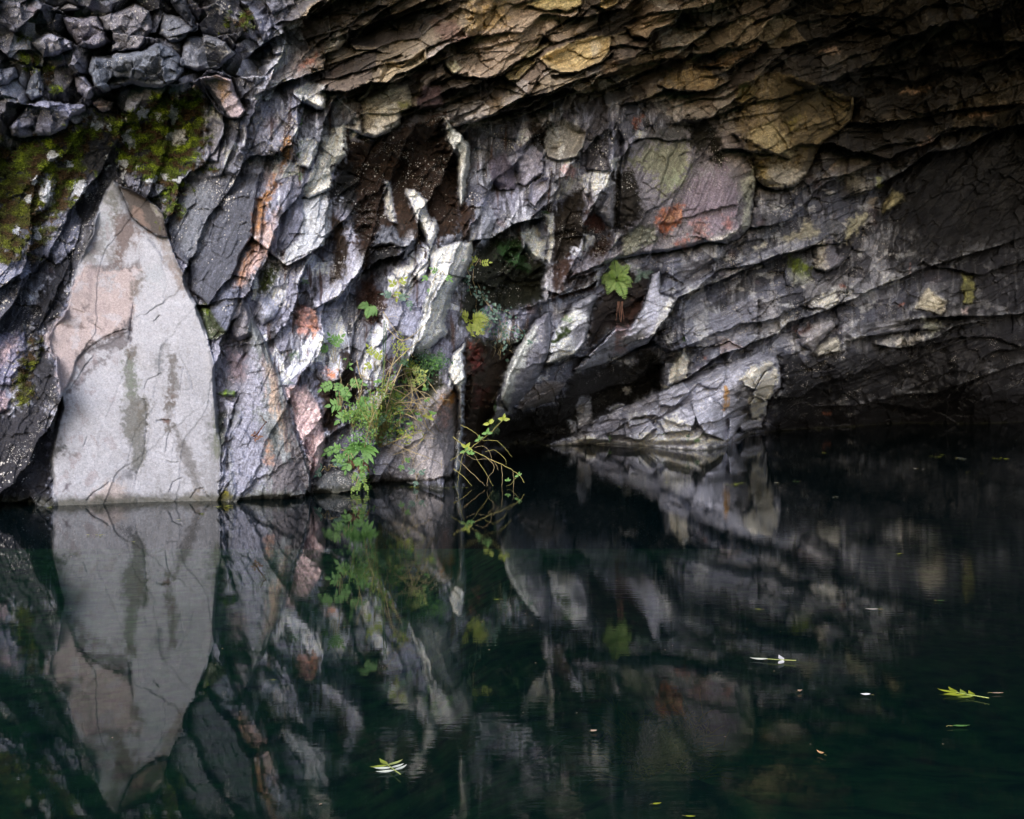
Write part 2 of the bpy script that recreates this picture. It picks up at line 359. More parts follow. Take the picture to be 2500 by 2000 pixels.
# ------------------------------------------------------------------ boulders wedged along the top left
def boulder(pan, s, col, off, tx, ty, label, **k):
    rock(pan, s, col, off, tx, ty, 'boulder', label, smooth=0.35, bevel=k.pop('bevel', 12), groove=22, spk=k.pop('spk', 0.9), **k)
boulder('A', '680,420 760,420 1060,380 1200,320 1300,370 1390,450 1390,540 1330,610 1200,660 1000,640 780,690 700,640 660,540', (0.15,0.16,0.18), 62, 4, 10, 'large dark boulder overhanging the mossy shelf, white lichen on its right end')
boulder('A', '480,140 740,120 790,210 860,330 700,370 580,330 520,250', (0.20,0.18,0.20), 44, 12, 6, 'pink-tinged grey rock with a flat sloping face, upper left of the large dark boulder')
boulder('A', '750,130 1000,30 1120,80 1150,220 1080,330 1040,370 780,405 870,330 790,220', (0.19,0.175,0.18), 34, -8, 4, 'broad lichen-speckled rock directly above the large dark boulder')
boulder('A', '240,330 340,240 450,280 540,300 550,370 430,420 330,420', (0.27,0.26,0.29), 38, 0, 12, 'small pale grey boulder at far upper left beside dark gaps')
boulder('A', '1390,270 1560,260 1700,310 1760,400 1680,500 1600,550 1480,530 1360,490 1370,400', (0.17,0.17,0.18), 50, 6, 12, 'rounded grey boulder above the hanging orange-patched block')
boulder('A', '80,960 200,780 330,760 460,770 640,800 640,850 540,870 500,950 380,1010 200,1040 90,1020', (0.20,0.20,0.25), 52, 10, 10, 'blue-grey boulder at the left edge resting on the top of the moss')
boulder('A', '250,500 310,510 330,640 320,720 230,760 190,700', (0.14,0.15,0.17), 36, 6, 2, 'narrow upright dark rock standing on the blue-grey boulder')
boulder('A', '560,580 640,570 690,650 700,740 640,750 580,690', (0.27,0.26,0.30), 40, 6, 6, 'pale violet rock wedged left of the large dark boulder')
boulder('A', '690,780 760,730 850,770 840,830 780,845 700,800', (0.36,0.27,0.24), 34, 0, 6, 'small pinkish stone under the large dark boulder', bevel=12)
boulder('A', '390,70 520,30 600,70 480,115', (0.27,0.25,0.24), 30, 0, 8, 'flat pale stone near the top edge at the far left', bevel=12)
boulder('A', '1230,100 1400,150 1480,200 1420,240 1370,300 1280,310 1200,260', (0.15,0.155,0.17), 32, 4, 6, 'white-flecked dark rock between two shale blocks near the top')
boulder('A', '20,520 120,500 140,590 60,640 0,640 -60,560', (0.18,0.18,0.20), 28, 4, 8, 'lichen-spotted rock at the left edge above the blue-grey boulder')
# hanging block with an orange-lichen face
block(P('A', '1500,590 1620,560 1740,600 1770,700 1850,830 1800,890 1720,890 1640,840 1560,720'), 66, 14, 14, 10, 0.85, 5, 34, 'hanging_block', 'angular block hanging under the boulders, dark left side and orange-patched pale face')
paint(P('A', '1500,590 1620,560 1740,600 1770,700 1850,830 1800,890 1720,890 1640,840 1560,720'), (0.34,0.27,0.26), 4, 1, 5, 5, spk=0.6)
block(P('A', '1505,600 1580,660 1660,760 1730,885 1640,840 1560,720'), 44, 60, 0, 6, 0.85, 4, 0)
paint(P('A', '1500,595 1575,650 1660,760 1735,890 1640,845 1555,720'), (0.05,0.055,0.07), 3, 0.95, 3, 4)  # shade on the block's left face, painted into the colour
paint(P('A', '1620,590 1690,590 1700,700 1680,780 1640,700'), (0.45,0.27,0.13), 6, 0.8, 10)
# dark shale wedges beside it
boulder('A', '1800,0 2000,40 2050,180 2040,260 1990,310 1920,220 1850,100', (0.22,0.22,0.26), 56, 22, 6, 'long grey wedge of shale with a dark left side, pointing down near the top edge', bevel=10)
paint(P('A', '1790,0 1860,40 1930,180 1985,310 1915,225 1840,100'), (0.03,0.032,0.04), 3, 0.95, 4)  # shaded left side of the wedge, darkened in the albedo
block(P('A', '1790,0 1860,40 1930,180 1985,310 1915,225 1840,100'), 30, 60, 0, 6, 0.8, 4, 0)
boulder('A', '1260,-60 1400,0 1470,150 1450,200 1390,160 1300,60', (0.05,0.055,0.07), 44, 10, 4, 'slim black shale splinter at the top edge left of the long grey wedge', bevel=10)
rock('B', '-20,-200 620,-200 560,0 470,60 400,140 250,230 180,290 170,200 100,80 0,40', (0.17,0.17,0.20), 30, -6, 8, bevel=20, smooth=0.3, spk=0.9)
rock('A', '1660,1725 1640,1500 1540,1300 1530,1020 1600,900 1680,960 1640,1150 1720,1300 1800,1100 1900,1060 1990,1150 1960,1400 1900,1725', (0.20,0.20,0.23), 8, bevel=20, smooth=0.4, spk=1.0)
rock('A', '1530,980 1600,880 1690,930 1650,1080 1640,1220 1560,1200', (0.30,0.29,0.32), 16, 4, 0, bevel=12, spk=1.0)

# ------------------------------------------------------------------ blocks right of the slab
rock('E', '1240,290 1420,0 1700,-80 1950,-40 1900,330 1880,450 1800,560 1740,740 1640,830 1560,950 1450,830 1400,640 1310,540', (0.105,0.108,0.125), 24, 10, 2, 'rock_block', 'big dark blue-grey block flecked white, directly right of the pale slab', bevel=14, smooth=0.7, groove=18, spk=1.0)
block(P('E', '1400,640 1580,400 1640,100 1950,-20 1900,330 1880,450 1800,560 1740,740 1640,830 1560,950 1450,830'), 32, 26, -4, 8, 0.8, 8, 4)
paint(P('E', '1300,300 1450,20 1600,60 1560,400 1450,640 1350,480'), (0.17,0.175,0.185), 14, 0.8, 16, spk=1.0)
rock('E', '1600,880 1700,760 1800,800 1790,900 1700,1140 1640,1150 1560,980', (0.15,0.155,0.185), 34, 10, 0, 'rock_block', 'lower wedge of dark blue-grey rock below the big white-flecked block', bevel=10, groove=14, spk=0.8)
rock('E', '1560,1190 1480,950 1560,950 1700,1150 1620,1200', (0.09,0.11,0.05), 6, bevel=10)
rock('E', '1710,1120 1790,900 1830,880 1880,1000 1920,1140 1800,1210 1740,1190', (0.22,0.20,0.20), 26, 10, 0, bevel=10, groove=12, spk=0.7)
paint(P('E', '2060,0 1970,120 1920,260 1890,380 1870,500 1800,640 1770,790 1820,790 1900,660 2020,560 2050,420 1990,280 2040,120 2100,10'), (0.34,0.17,0.085), 8, 0.95, 8, spk=0.8)
paint(P('E', '2100,200 2050,420 2000,560 1900,700 1820,790 1850,700 1900,560 1960,420'), (0.42,0.30,0.26), 10, 0.7, 10, spk=0.8)
paint(P('B', '290,1030 350,1010 360,1120 330,1180 280,1220 280,1120'), (0.40,0.19,0.05), 6, 1, 8)
paint(P('B', '240,1250 300,1180 270,1280 200,1420 150,1560 90,1725 120,1500 180,1350'), (0.36,0.17,0.06), 8, 0.9, 8)
rock('F', '70,900 110,860 200,900 240,960 220,1040 130,1080 60,1010', (0.31,0.31,0.34), 26, 0, 8, bevel=18, groove=12, spk=1.0)
paint(P('F', '150,640 230,640 220,740 170,860 110,850 120,760'), (0.06,0.075,0.012), 8, 1, 12)
rock('F', '430,170 470,90 600,40 650,30 620,120 650,260 640,400 560,500 420,560 280,640 300,520 400,440', (0.34,0.34,0.33), 20, 14, 4, bevel=14, smooth=0.35, groove=10, spk=0.9)
rock('F', '290,200 360,20 430,60 430,300 320,500 220,560 250,400', (0.15,0.15,0.18), 8, 8, 0, bevel=12, smooth=0.5, spk=0.8)
rock('B', '570,1050 650,980 740,940 770,1040 780,1160 720,1210 690,1260 640,1320 660,1400 600,1430 470,1500 430,1480 480,1330 540,1200', (0.42,0.415,0.39), 30, 14, 4, bevel=14, smooth=0.45, groove=16, spk=0.6)
rock('B', '390,1060 470,1040 550,1080 540,1170 470,1270 390,1240', (0.37,0.37,0.37), 34, 6, 8, 'rock_block', 'pale grey block above the folded rock, left of the brown stained recess', bevel=14, groove=20, spk=0.7)
rock('B', '340,700 480,620 600,650 610,750 580,820 470,790', (0.38,0.375,0.38), 36, 8, 10, 'rock_block', 'pale angular block near the top, lower left of the tan shale lip', bevel=12, groove=22, spk=0.7)
rock('B', '160,600 270,500 520,340 570,420 580,520 400,590 270,625 160,690', (0.30,0.25,0.22), 28, 0, 14, bevel=14, smooth=0.4, groove=14)
paint(P('B', '380,520 440,460 530,400 500,490 400,530'), (0.42,0.12,0.06), 10, 0.7, 10)
rock('B', '580,400 640,250 700,215 750,300 700,370 600,410', (0.36,0.34,0.30), 30, 4, 12, bevel=12, groove=14)

# ------------------------------------------------------------------ brown stained recess and the pale tongues
brown = P('B', '780,1050 900,1060 1160,960 1480,880 1520,1040 1600,1200 1620,1560 1600,1750 1000,1900 820,1750 800,1500 700,1480 690,1250 760,1200')
block(brown, -48, 0, 4, 16, 0.15, 14, 0)
paint(brown, BROWN, 8, 1.0, 12, 14, spk=0.9, wet=0.3)
paint(brown, (0.014,0.012,0.010), 8, 0.95, 40, 14, holes=0.36, streak=1.0)
paint(brown, (0.085,0.042,0.022), 8, 0.7, 40, 14, holes=0.46, streak=0.6)
paint(P('B', '690,1240 800,1240 830,1500 840,1725 800,1725 720,1500 640,1500'), (0.03,0.03,0.03), 8, 1, 12, spk=1.2)
paint(P('F', '680,260 760,250 830,400 860,600 860,760 740,900 640,1080 560,1180 540,1000 640,700 720,560'), (0.33,0.32,0.35), 14, 0.9, 14, spk=1.0)
paint(P('F', '640,260 740,300 770,470 740,760 640,760 660,500'), (0.06,0.035,0.02), 10, 1, 14, streak=0.3)
paint(P('F', '820,180 1000,0 1050,260 980,480 940,640 880,660 830,500'), BROWN, 10, 1, 14)
rock('F', '1035,20 1080,10 1110,160 1140,340 1090,310 1050,240', (0.42,0.41,0.42), -14, bevel=8, smooth=0.5, groove=4, spk=0.9)
rock('F', '1200,90 1270,70 1350,140 1370,250 1450,330 1450,400 1380,530 1330,400 1270,260', (0.40,0.39,0.39), 4, 16, 6, 'rock_rib', 'pale tongue of rock hanging in the middle of the brown stain', bevel=12, smooth=0.6, groove=14, spk=0.8)
rock('F', '950,500 1010,350 1120,350 1150,450 1290,440 1260,520 1180,600 1150,500 1090,480', (0.13,0.135,0.15), 6, 0, 22, bevel=14, smooth=0.5, groove=20, spk=0.7)
paint(P('F', '940,520 1090,490 1170,590 1120,640 1000,620 940,640'), BLACK, 6, 0.9, 10, spk=1.1)
rock('F', '1110,650 1210,640 1280,640 1200,800 1170,800 1130,740', (0.40,0.39,0.39), 8, 0, 12, bevel=10, groove=14, spk=0.7)
rock('F', '1250,700 1290,650 1390,600 1350,700 1310,760', (0.40,0.39,0.39), 8, 0, 12, bevel=10, groove=14, spk=0.7)
rock('B', '1500,890 1560,960 1690,1090 1680,1200 1670,1300 1650,1480 1610,1570 1600,1400 1580,1180 1520,1050', (0.37,0.36,0.31), 30, 24, 0, 'rock_rib', 'long pale beige rib of rock at the right edge of the brown recess', bevel=10, smooth=0.7, groove=22, spk=0.6)
rock('F', '1380,560 1480,500 1620,460 1720,440 1700,600 1640,740 1560,860 1520,980 1500,1080 1510,1150 1400,1250 1270,1330 1240,1340 1260,1200 1320,1000 1380,800', (0.38,0.375,0.37), 26, 16, 0, 'rock_rib', 'broad pale streaked rib left of the dark green recess, above the shrub', bevel=14, smooth=0.45, groove=20, spk=0.6)
rock('F', '1710,200 1830,180 1890,300 1820,420 1800,500 1730,500 1720,330', (0.30,0.30,0.32), 30, 6, 8, bevel=16, groove=20, spk=0.6)
paint(P('F', '1600,160 1710,200 1700,440 1640,460 1600,360'), (0.07,0.035,0.02), 8, 0.9, 10, spk=0.8, streak=0.3)
rock('F', '1030,920 1080,900 1240,860 1330,1000 1270,1180 1160,1180 1050,1010', (0.24,0.24,0.28), 8, 8, 4, bevel=20, smooth=0.4, spk=1.0)
paint(P('F', '860,760 960,720 1040,900 1020,1100 900,1080 840,900'), (0.06,0.025,0.016), 10, 1, 14)
paint(P('F', '400,960 470,940 480,1100 440,1180 400,1120'), (0.42,0.21,0.16), 8, 0.9, 10)
paint(P('F', '480,980 530,1000 545,1120 500,1190 475,1100'), (0.48,0.20,0.10), 8, 0.9, 8)
paint(P('F', '600,1440 690,1430 700,1500 640,1500'), (0.50,0.16,0.04), 8, 0.9, 10)
paint(P('J', '720,500 800,480 880,700 930,760 880,840 760,900 720,800'), (0.045,0.03,0.025), 10, 1, 14, spk=1.0, streak=0.3)
rock('J', '870,560 910,540 940,600 940,700 890,690', (0.38,0.36,0.36), 6, bevel=8, groove=8, spk=0.5)
rock('J', '950,540 1030,480 1030,560 960,640', (0.38,0.37,0.37), 6, bevel=8, groove=8, spk=0.5)

# --- dark green wet recess behind the ferns
green = P('G', '0,420 60,400 200,420 260,560 330,600 400,640 400,900 200,980 60,1000 -40,900 -90,1000 -140,1120 -100,1180 0,1210 200,1180 330,1060 300,1150 160,1300 60,1560 -60,1725 -150,1725 -140,1200 -240,1000 -180,760 -120,560')
block(green, -60, 0, 8, 30, 0.2, 14, 6)
paint(green, (0.030,0.034,0.020), 10, 1.0, 14, 14, spk=0.8, wet=0.3)
paint(P('G', '40,450 180,430 290,580 270,680 150,640 60,560'), (0.04,0.115,0.03), 12, 0.9, 16)
paint(P('G', '460,300 560,100 690,60 720,400 600,560 480,700 440,560'), (0.03,0.022,0.016), 10, 1, 16, spk=0.9)
paint(P('G', '450,650 580,560 720,680 800,640 800,820 700,840 560,880 460,900'), (0.06,0.028,0.018), 10, 1, 14, spk=0.4)
rock('G', '215,390 320,350 400,480 400,600 330,600 260,520', (0.38,0.38,0.38), -2, 8, 6, bevel=8, groove=12, spk=0.9)
rock('G', '400,260 470,250 465,500 430,640 400,600 430,440', (0.40,0.40,0.40), 0, 8, 0, bevel=8, groove=12, spk=0.9)
rock('G', '360,750 450,660 450,780 420,920 400,900', (0.34,0.32,0.31), -6, bevel=10, spk=1.0)
rock('G', '690,410 780,420 780,500 700,560 680,500', (0.38,0.38,0.39), 6, 0, 8, bevel=10, groove=12)
paint(P('G', '720,250 840,250 850,340 780,400 720,330'), (0.12,0.04,0.03), 8, 0.9, 12)
rock('G', '690,100 760,80 770,180 720,230', (0.30,0.27,0.27), 14, bevel=10, groove=10)
rock('G', '780,240 850,120 920,60 920,380 850,300', (0.26,0.25,0.26), 16, 6, 4, bevel=10, groove=10)
paint(P('G', '700,540 880,400 900,520 820,640 720,640'), (0.10,0.05,0.025), 8, 0.9, 12)
rock('G', '770,660 820,655 810,800 770,820', (0.36,0.35,0.36), 8, bevel=8, groove=8)
# middle: purple pieces around (1250-1330, 400)
rock('C', '170,1130 300,1060 390,1180 380,1300 250,1400 200,1380', (0.29,0.27,0.30), 26, 6, 10, 'rock_block', 'violet-grey lens of rock above the dark green recess', bevel=14, groove=18, spk=0.6)
rock('C', '400,930 560,900 720,980 690,1100 640,1180 500,1210 420,1190 390,1060', (0.32,0.29,0.24), 30, 4, 8, 'rock_block', 'beige squarish block under the ceiling with a white streak down its face', bevel=16, groove=18, spk=0.4)
paint(P('C', '480,980 520,1020 560,1170 500,1190 490,1100'), (0.5,0.48,0.44), 6, 0.8, 8)
paint(P('C', '530,1250 600,1250 640,1290 600,1330 540,1340'), (0.42,0.2,0.15), 6, 0.8, 8)
rock('C', '270,1500 300,1380 380,1330 440,1320 420,1420 320,1560', (0.32,0.30,0.32), 18, 8, 8, bevel=10, groove=14)
rock('C', '700,1000 800,800 890,800 890,1280 720,1270', (0.12,0.11,0.115), 14, 8, 4, bevel=12, smooth=0.3)
paint(P('C', '300,920 420,940 410,1050 370,1120 320,1060'), (0.03,0.02,0.014), 8, 1, 14)
rock('C', '-20,1200 100,1160 170,1260 180,1420 60,1430 0,1380', (0.14,0.12,0.15), 12, 4, 10, bevel=16, groove=18, spk=0.7)

# ------------------------------------------------------------------ striped fin and pink rock by the water
rock('J', '-30,640 0,480 40,200 110,330 170,450 230,620 290,800 350,1000 420,1250 470,1380 490,1560 200,1600 0,1625 -120,1630 -130,1200', (0.215,0.22,0.205), 24, 24, 0, 'rock_fin', 'tall grey-green fin with striped tan and brown ridge, right of the pale slab', bevel=16, smooth=0.75, groove=5, spk=0.4)
block(P('J', '60,240 110,330 170,450 230,620 290,800 350,1000 420,1250 470,1380 490,1560 330,1580 280,1200 210,800 130,450'), 40, -30, 0, 8, 0.7, 6, 0)
paint(P('J', '110,520 200,600 260,800 330,1100 350,1280 290,1200 220,1000 160,800'), (0.36,0.24,0.15), 10, 0.9, 10, streak=0.6)
paint(P('J', '120,380 230,640 300,850 360,1040 430,1260 480,1400 485,1560 180,1560 180,1300 340,1290 300,1000 220,700'), (0.13,0.11,0.11), 10, 0.85, 10, streak=1.0)
paint(P('J', '0,900 100,1000 160,1200 160,1500 -100,1600 -130,1100'), (0.225,0.22,0.25), 14, 0.9, 14, spk=0.6)
paint(P('J', '160,1060 240,1080 250,1200 200,1240'), (0.05,0.06,0.05), 10, 0.7, 10)
paint(P('J', '150,1170 190,1180 190,1330 150,1330'), (0.40,0.20,0.10), 8, 0.8, 8)
rock('J', '300,760 450,740 540,880 590,1020 600,1150 585,1330 500,1450 470,1300 400,1100 340,900', (0.38,0.27,0.24), 26, 14, 0, 'rock_block', 'pink leaning rock at the waterline between the striped fin and the shrub', bevel=14, smooth=0.55, groove=16, spk=0.7)
paint(P('J', '490,700 560,720 600,1020 560,920 500,830'), (0.20,0.20,0.25), 8, 0.9, 8)
block(P('J', '560,690 700,700 720,950 660,1080 590,1060 560,880'), -26, 0, 0, 16, 0.4, 12, 0)
paint(P('J', '550,700 680,760 720,950 660,1080 595,1060 560,880'), (0.05,0.03,0.02), 8, 1, 12, spk=0.5)
rock('J', '920,1290 1080,1200 1180,1060 1250,1000 1330,760 1500,730 1590,790 1600,900 1600,1100 1590,1330 1540,1430 1350,1440 1260,1460 930,1480', (0.30,0.265,0.24), 26, 6, 6, 'boulder', 'rounded beige boulder behind the shrub with bright orange lichen at its top', bevel=30, smooth=0.55, groove=16, spk=0.6)
paint(P('J', '1480,830 1570,790 1590,870 1540,910 1470,890'), (0.46,0.20,0.03), 8, 1, 10)
paint(P('J', '1440,900 1560,900 1530,1060 1480,1090 1440,1000'), (0.38,0.22,0.17), 14, 0.8, 14)
paint(P('J', '920,1290 1060,1250 1240,1300 1250,1460 930,1480'), (0.22,0.21,0.22), 10, 0.8, 14)
paint(P('J', '1130,560 1330,520 1480,650 1480,780 1340,820 1180,760'), (0.07,0.07,0.025), 12, 0.9, 18)
rock('J', '1560,500 1650,420 1660,600 1640,1000 1620,1350 1560,1430 1590,1100 1600,800 1530,640', (0.40,0.40,0.40), 40, 16, 0, 'rock_rib', 'narrow white rib between the beige boulder and the dark maroon recess', bevel=8, smooth=0.6, groove=20, spk=1.0)
maroon = P('J', '1660,400 2000,500 1980,620 1900,800 1860,1000 1780,1180 1760,1520 1640,1540 1625,1100 1650,700')
block(maroon, -90, 0, 0, 20, 0.6, 12, 0)
paint(maroon, (0.055,0.036,0.022), 8, 1, 12, spk=0.2, wet=0.3)
paint(P('J', '1700,440 1770,460 1760,640 1700,640'), (0.20,0.04,0.03), 12, 0.8, 14)
paint(P('J', '1720,760 1820,760 1800,900 1720,900'), (0.17,0.05,0.035), 12, 0.7, 14)
rock('J', '500,1490 600,1390 800,1385 830,1450 820,1540 500,1570', (0.13,0.13,0.12), 22, 0, 8, 'boulder', 'low dark rock at the waterline left of the beige boulder', bevel=16, groove=10, spk=0.9)

# ------------------------------------------------------------------ ceiling blocks
rock('B', '880,740 960,680 1060,640 1210,630 1240,720 1240,800 1170,860 1165,930 1060,1000 960,1035 860,1010 870,900', (0.35,0.31,0.245), 46, 2, 16, 'rock_block', 'tan slab jutting from the ceiling just above the brown recess, cracked at lower right', bevel=12, smooth=0.75, groove=34, spk=0.3)
block(P('B', '1010,790 1130,780 1170,880 1150,930 980,1030 920,1000 960,900'), 58, 4, 16, 8, 0.8, 6, 14)
paint(P('B', '1010,790 1130,780 1170,880 1150,930 980,1030 920,1000 960,900'), (0.43,0.40,0.34), 5, 0.9, 6)
paint(P('B', '1150,780 1230,760 1230,810 1170,850'), (0.20,0.20,0.05), 6, 0.8, 8)
rock('B', '760,960 860,900 870,1000 780,975', (0.38,0.35,0.30), 40, 0, 10, bevel=8, groove=14)
rock('B', '840,740 950,600 960,640 900,740 860,760', (0.33,0.29,0.22), 34, 0, 10, bevel=8, groove=14)
rock('B', '990,620 1050,460 1120,450 1180,480 1350,350 1360,480 1250,520 1130,560 1060,620 1010,640', (0.36,0.30,0.21), 44, 0, 18, 'rock_block', 'tan pointed block of ceiling shale left of the big cracked ceiling block', bevel=12, smooth=0.7, groove=30)
rock('B', '1290,640 1290,560 1400,520 1490,500 1490,560 1400,620 1350,700 1300,720', (0.28,0.23,0.20), 36, 0, 12, bevel=10, groove=20)
rock('B', '1290,720 1340,640 1470,640 1480,800 1390,820 1280,830', (0.18,0.12,0.13), 16, 0, 8, bevel=10, groove=12)
rock('B', '1500,460 1560,420 1660,400 1640,240 1720,180 1700,20 1800,-100 2500,-100 2500,100 2250,250 2156,430 2060,460 1960,530 1870,580 1700,590 1580,560 1500,500', (0.36,0.29,0.235), 48, 2, 12, 'rock_block', 'big cracked tan and pink block bulging from the ceiling at top centre', bevel=22, smooth=0.55, groove=40, spk=0.3)
paint(P('B', '1700,20 1960,20 1960,160 1800,240 1660,240'), (0.36,0.26,0.12), 16, 0.9, 16)
paint(P('B', '1400,150 1560,160 1690,300 1600,330 1480,320'), (0.21,0.14,0.12), 10, 0.9, 12)
rock('B', '1500,470 1600,470 1640,500 1560,560 1500,500', (0.40,0.37,0.27), 54, 0, 10, bevel=10, groove=14)
for s in ('1640,250 1740,290 1850,260 1960,240 2060,180', '1660,400 1760,400 1860,390 2000,380', '1740,340 1760,460 1840,520', '1880,30 1850,160 1760,280', '1560,480 1680,430 1740,350'):
    lip(P('B', s), 3, 20, 12, 3, 8)
rock('C', '90,590 240,450 330,460 310,500 200,590 120,610', (0.33,0.27,0.13), 36, 0, 14, bevel=10, groove=24)
rock('C', '230,430 300,360 440,330 350,400 280,440', (0.36,0.31,0.20), 36, 0, 12, bevel=8, groove=14)
rock('C', '350,440 470,370 600,330 740,270 890,270 890,370 830,460 640,530 520,550 430,510', (0.40,0.32,0.185), 54, 2, 16, 'rock_block', 'bright tan lens-shaped block set in the ceiling, split by one thin crack', bevel=14, smooth=0.8, groove=40, spk=0.2)
lip(P('C', '540,360 620,390 700,430 760,440 820,420 890,370'), 3, 16, 12, 3, 4)
paint(P('C', '740,300 800,310 800,420 760,440 750,360'), (0.48,0.44,0.38), 5, 0.7, 6)
rock('C', '380,250 500,170 700,130 800,110 800,170 700,240 600,290 470,320', (0.32,0.26,0.21), 44, 0, 16, 'rock_block', 'pinkish brown ceiling block directly above the bright tan lens', bevel=12, smooth=0.5, groove=30)
rock('C', '270,40 450,-60 690,-60 690,20 680,40 560,90 480,70 400,80', (0.38,0.32,0.18), 44, 0, 16, 'rock_block', 'yellow-tan ceiling block cut by the top edge above the bright tan lens', bevel=12, smooth=0.6, groove=30)
rock('C', '800,60 850,-40 960,-40 950,20 870,85', (0.40,0.31,0.16), 40, 0, 16, bevel=10, groove=24)
rock('C', '1010,200 1100,150 1250,120 1390,90 1380,170 1240,220 1170,290 1060,270', (0.33,0.25,0.18), 44, 0, 18, 'rock_block', 'pinkish tan ceiling lip with a torn lower edge, right of the bright tan lens', bevel=12, smooth=0.5, groove=40)
rock('C', '1250,640 1330,560 1500,510 1650,540 1700,600 1680,670 1590,690 1450,680 1320,670', (0.34,0.255,0.14), 42, 0, 14, 'rock_block', 'rounded ochre block above the broad painted-looking face', bevel=16, smooth=0.6, groove=30)
rock('C', '1830,770 1860,640 1960,600 2010,660 1980,730 1880,780', (0.38,0.32,0.15), 30, 2, 12, 'rock_block', 'small yellow-tan block left of the hanging ceiling prow', bevel=10, groove=20)
rock('C', '1500,330 1620,330 1560,360', (0.36,0.26,0.18), 20, bevel=8)
rock('C', '1600,500 1760,420 2020,320 2000,380 1880,440 1800,500', (0.32,0.21,0.14), 26, 0, 14, bevel=10, groove=20)
rock('C', '830,480 1100,420 1300,400 1260,500 1100,560 940,560 830,600', (0.25,0.185,0.13), 22, 0, 14, bevel=12, smooth=0.4, groove=16)
# hanging prow
rock('D', '-20,1010 0,800 150,560 300,540 560,620 870,740 860,860 840,930 760,990 650,1060 600,1140 550,1250 500,1340 440,1400 340,1435 230,1410 150,1370 130,1330 100,1250 50,1130', (0.23,0.18,0.10), 50, 4, 12, 'rock_block', 'large olive-brown prow hanging from the ceiling to a pale pointed lip', bevel=18, smooth=0.65, groove=46, spk=0.3)
block(P('D', '90,980 270,920 380,1060 430,1180 400,1200 200,1130 80,1040'), 66, -6, 14, 8, 0.8, 6, 10)
paint(P('D', '90,980 270,920 380,1060 430,1180 400,1200 200,1130 80,1040'), (0.36,0.31,0.20), 6, 1, 8)
block(P('D', '640,740 860,740 850,900 760,990 700,960'), 30, 30, 6, 8, 0.6, 6, 10)
block(P('D', '300,640 600,660 640,760 560,900 400,1000 350,860'), 34, -12, 10, 10, 0.6, 6, 8)
paint(P('D', '250,560 560,640 600,680 400,960 320,900'), (0.075,0.06,0.03), 16, 0.9, 16)
paint(P('D', '130,1330 230,1230 500,1290 440,1400 340,1435 230,1410'), (0.40,0.37,0.31), 12, 0.8, 14)
paint(P('D', '120,1230 230,1200 230,1390 140,1340'), (0.33,0.25,0.08), 10, 0.8, 10)
paint(P('D', '380,920 470,870 480,900 400,1000'), (0.26,0.22,0.05), 10, 0.7, 12)

# ------------------------------------------------------------------ broad painted-looking face
face = P('px', '1531,350 1590,325 1671,289 1732,292 1784,318 1817,344 1836,390 1843,441 1840,505 1830,554 1804,583 1768,596 1732,589 1694,599 1632,615 1583,619 1518,628 1460,648 1434,660 1392,680 1395,648 1434,622 1476,615 1505,602 1512,563 1505,505 1510,440 1525,390')
block(face, 44, 4, 14, 10, 0.55, 8, 54, 'overhanging_rock', 'broad flat overhanging face with violet, green and orange patches')
paint(face, (0.25,0.225,0.235), 14, 0.95, 24, 14, spk=0.8)
paint(P('C', '1030,1180 1280,1060 1480,1060 1480,1300 1440,1450 1300,1460 1200,1300 1050,1280'), (0.26,0.255,0.15), 8, 0.8, 30, spk=0.6, streak=0.5)
paint(P('C', '1320,1330 1440,1300 1440,1450 1350,1430'), (0.33,0.36,0.22), 14, 0.7, 18, streak=0.5)
paint(P('C', '1090,1060 1450,890 1480,1060 1200,1080 1020,1180'), (0.10,0.10,0.095), 16, 0.85, 20)
paint(P('C', '1470,880 1620,900 1720,1000 1740,1100 1760,1300 1700,1260 1620,1060 1560,1130 1620,1260 1560,1160 1480,1080'), (0.022,0.02,0.014), 7, 1, 14)
paint(P('G', '1400,60 1750,-100 1860,100 1820,360 1560,420 1450,300'), (0.25,0.20,0.235), 10, 0.8, 30, streak=0.5)
paint(P('G', '1250,240 1320,210 1420,200 1420,290 1340,380 1280,410 1255,330'), (0.46,0.14,0.06), 7, 1, 10)
paint(P('G', '1290,260 1400,230 1400,280 1330,320'), (0.40,0.27,0.16), 10, 0.7, 10)
paint(P('G', '1510,330 1620,300 1630,420 1560,440'), (0.40,0.18,0.12), 12, 0.7, 12)
paint(P('G', '1740,280 1800,280 1790,380 1740,370'), (0.42,0.18,0.14), 10, 0.7, 10)
paint(P('G', '1380,480 1460,420 1500,430 1440,510'), (0.40,0.12,0.06), 8, 0.8, 10)
block(P('G', '1890,0 1980,-100 1985,60 1970,200 1940,350 1860,450 1760,480 1840,380 1880,200'), 46, -14, 8, 10, 0.4, 12, 4)
paint(P('G', '1880,0 1985,-100 1985,60 1970,200 1940,350 1900,390 1900,200'), (0.38,0.38,0.30), 8, 0.9, 10)
paint(P('G', '1650,450 1780,400 1840,380 1750,478'), (0.46,0.43,0.38), 6, 0.9, 8)
block(P('G', '960,380 1100,310 1240,340 1250,430 1130,520 1000,580 960,520'), 44, 4, 14, 10, 0.6, 10, 8)
paint(P('G', '990,420 1100,330 1230,350 1240,440 1120,520 1000,560'), (0.24,0.24,0.18), 6, 1, 8)
paint(P('G', '800,640 960,540 1000,580 1200,540 1380,540 1200,560 980,590 880,610'), (0.37,0.35,0.37), 8, 0.9, 8)
paint(P('C', '1020,1280 1080,1280 1110,1500 1180,1600 1000,1725 930,1725 930,1300'), (0.025,0.02,0.016), 8, 1, 14, spk=1.0)
block(P('C', '940,920 1000,1050 980,1250 960,1725 900,1725 910,1200'), -50, 0, 0, 8, 0.5, 6, 0)
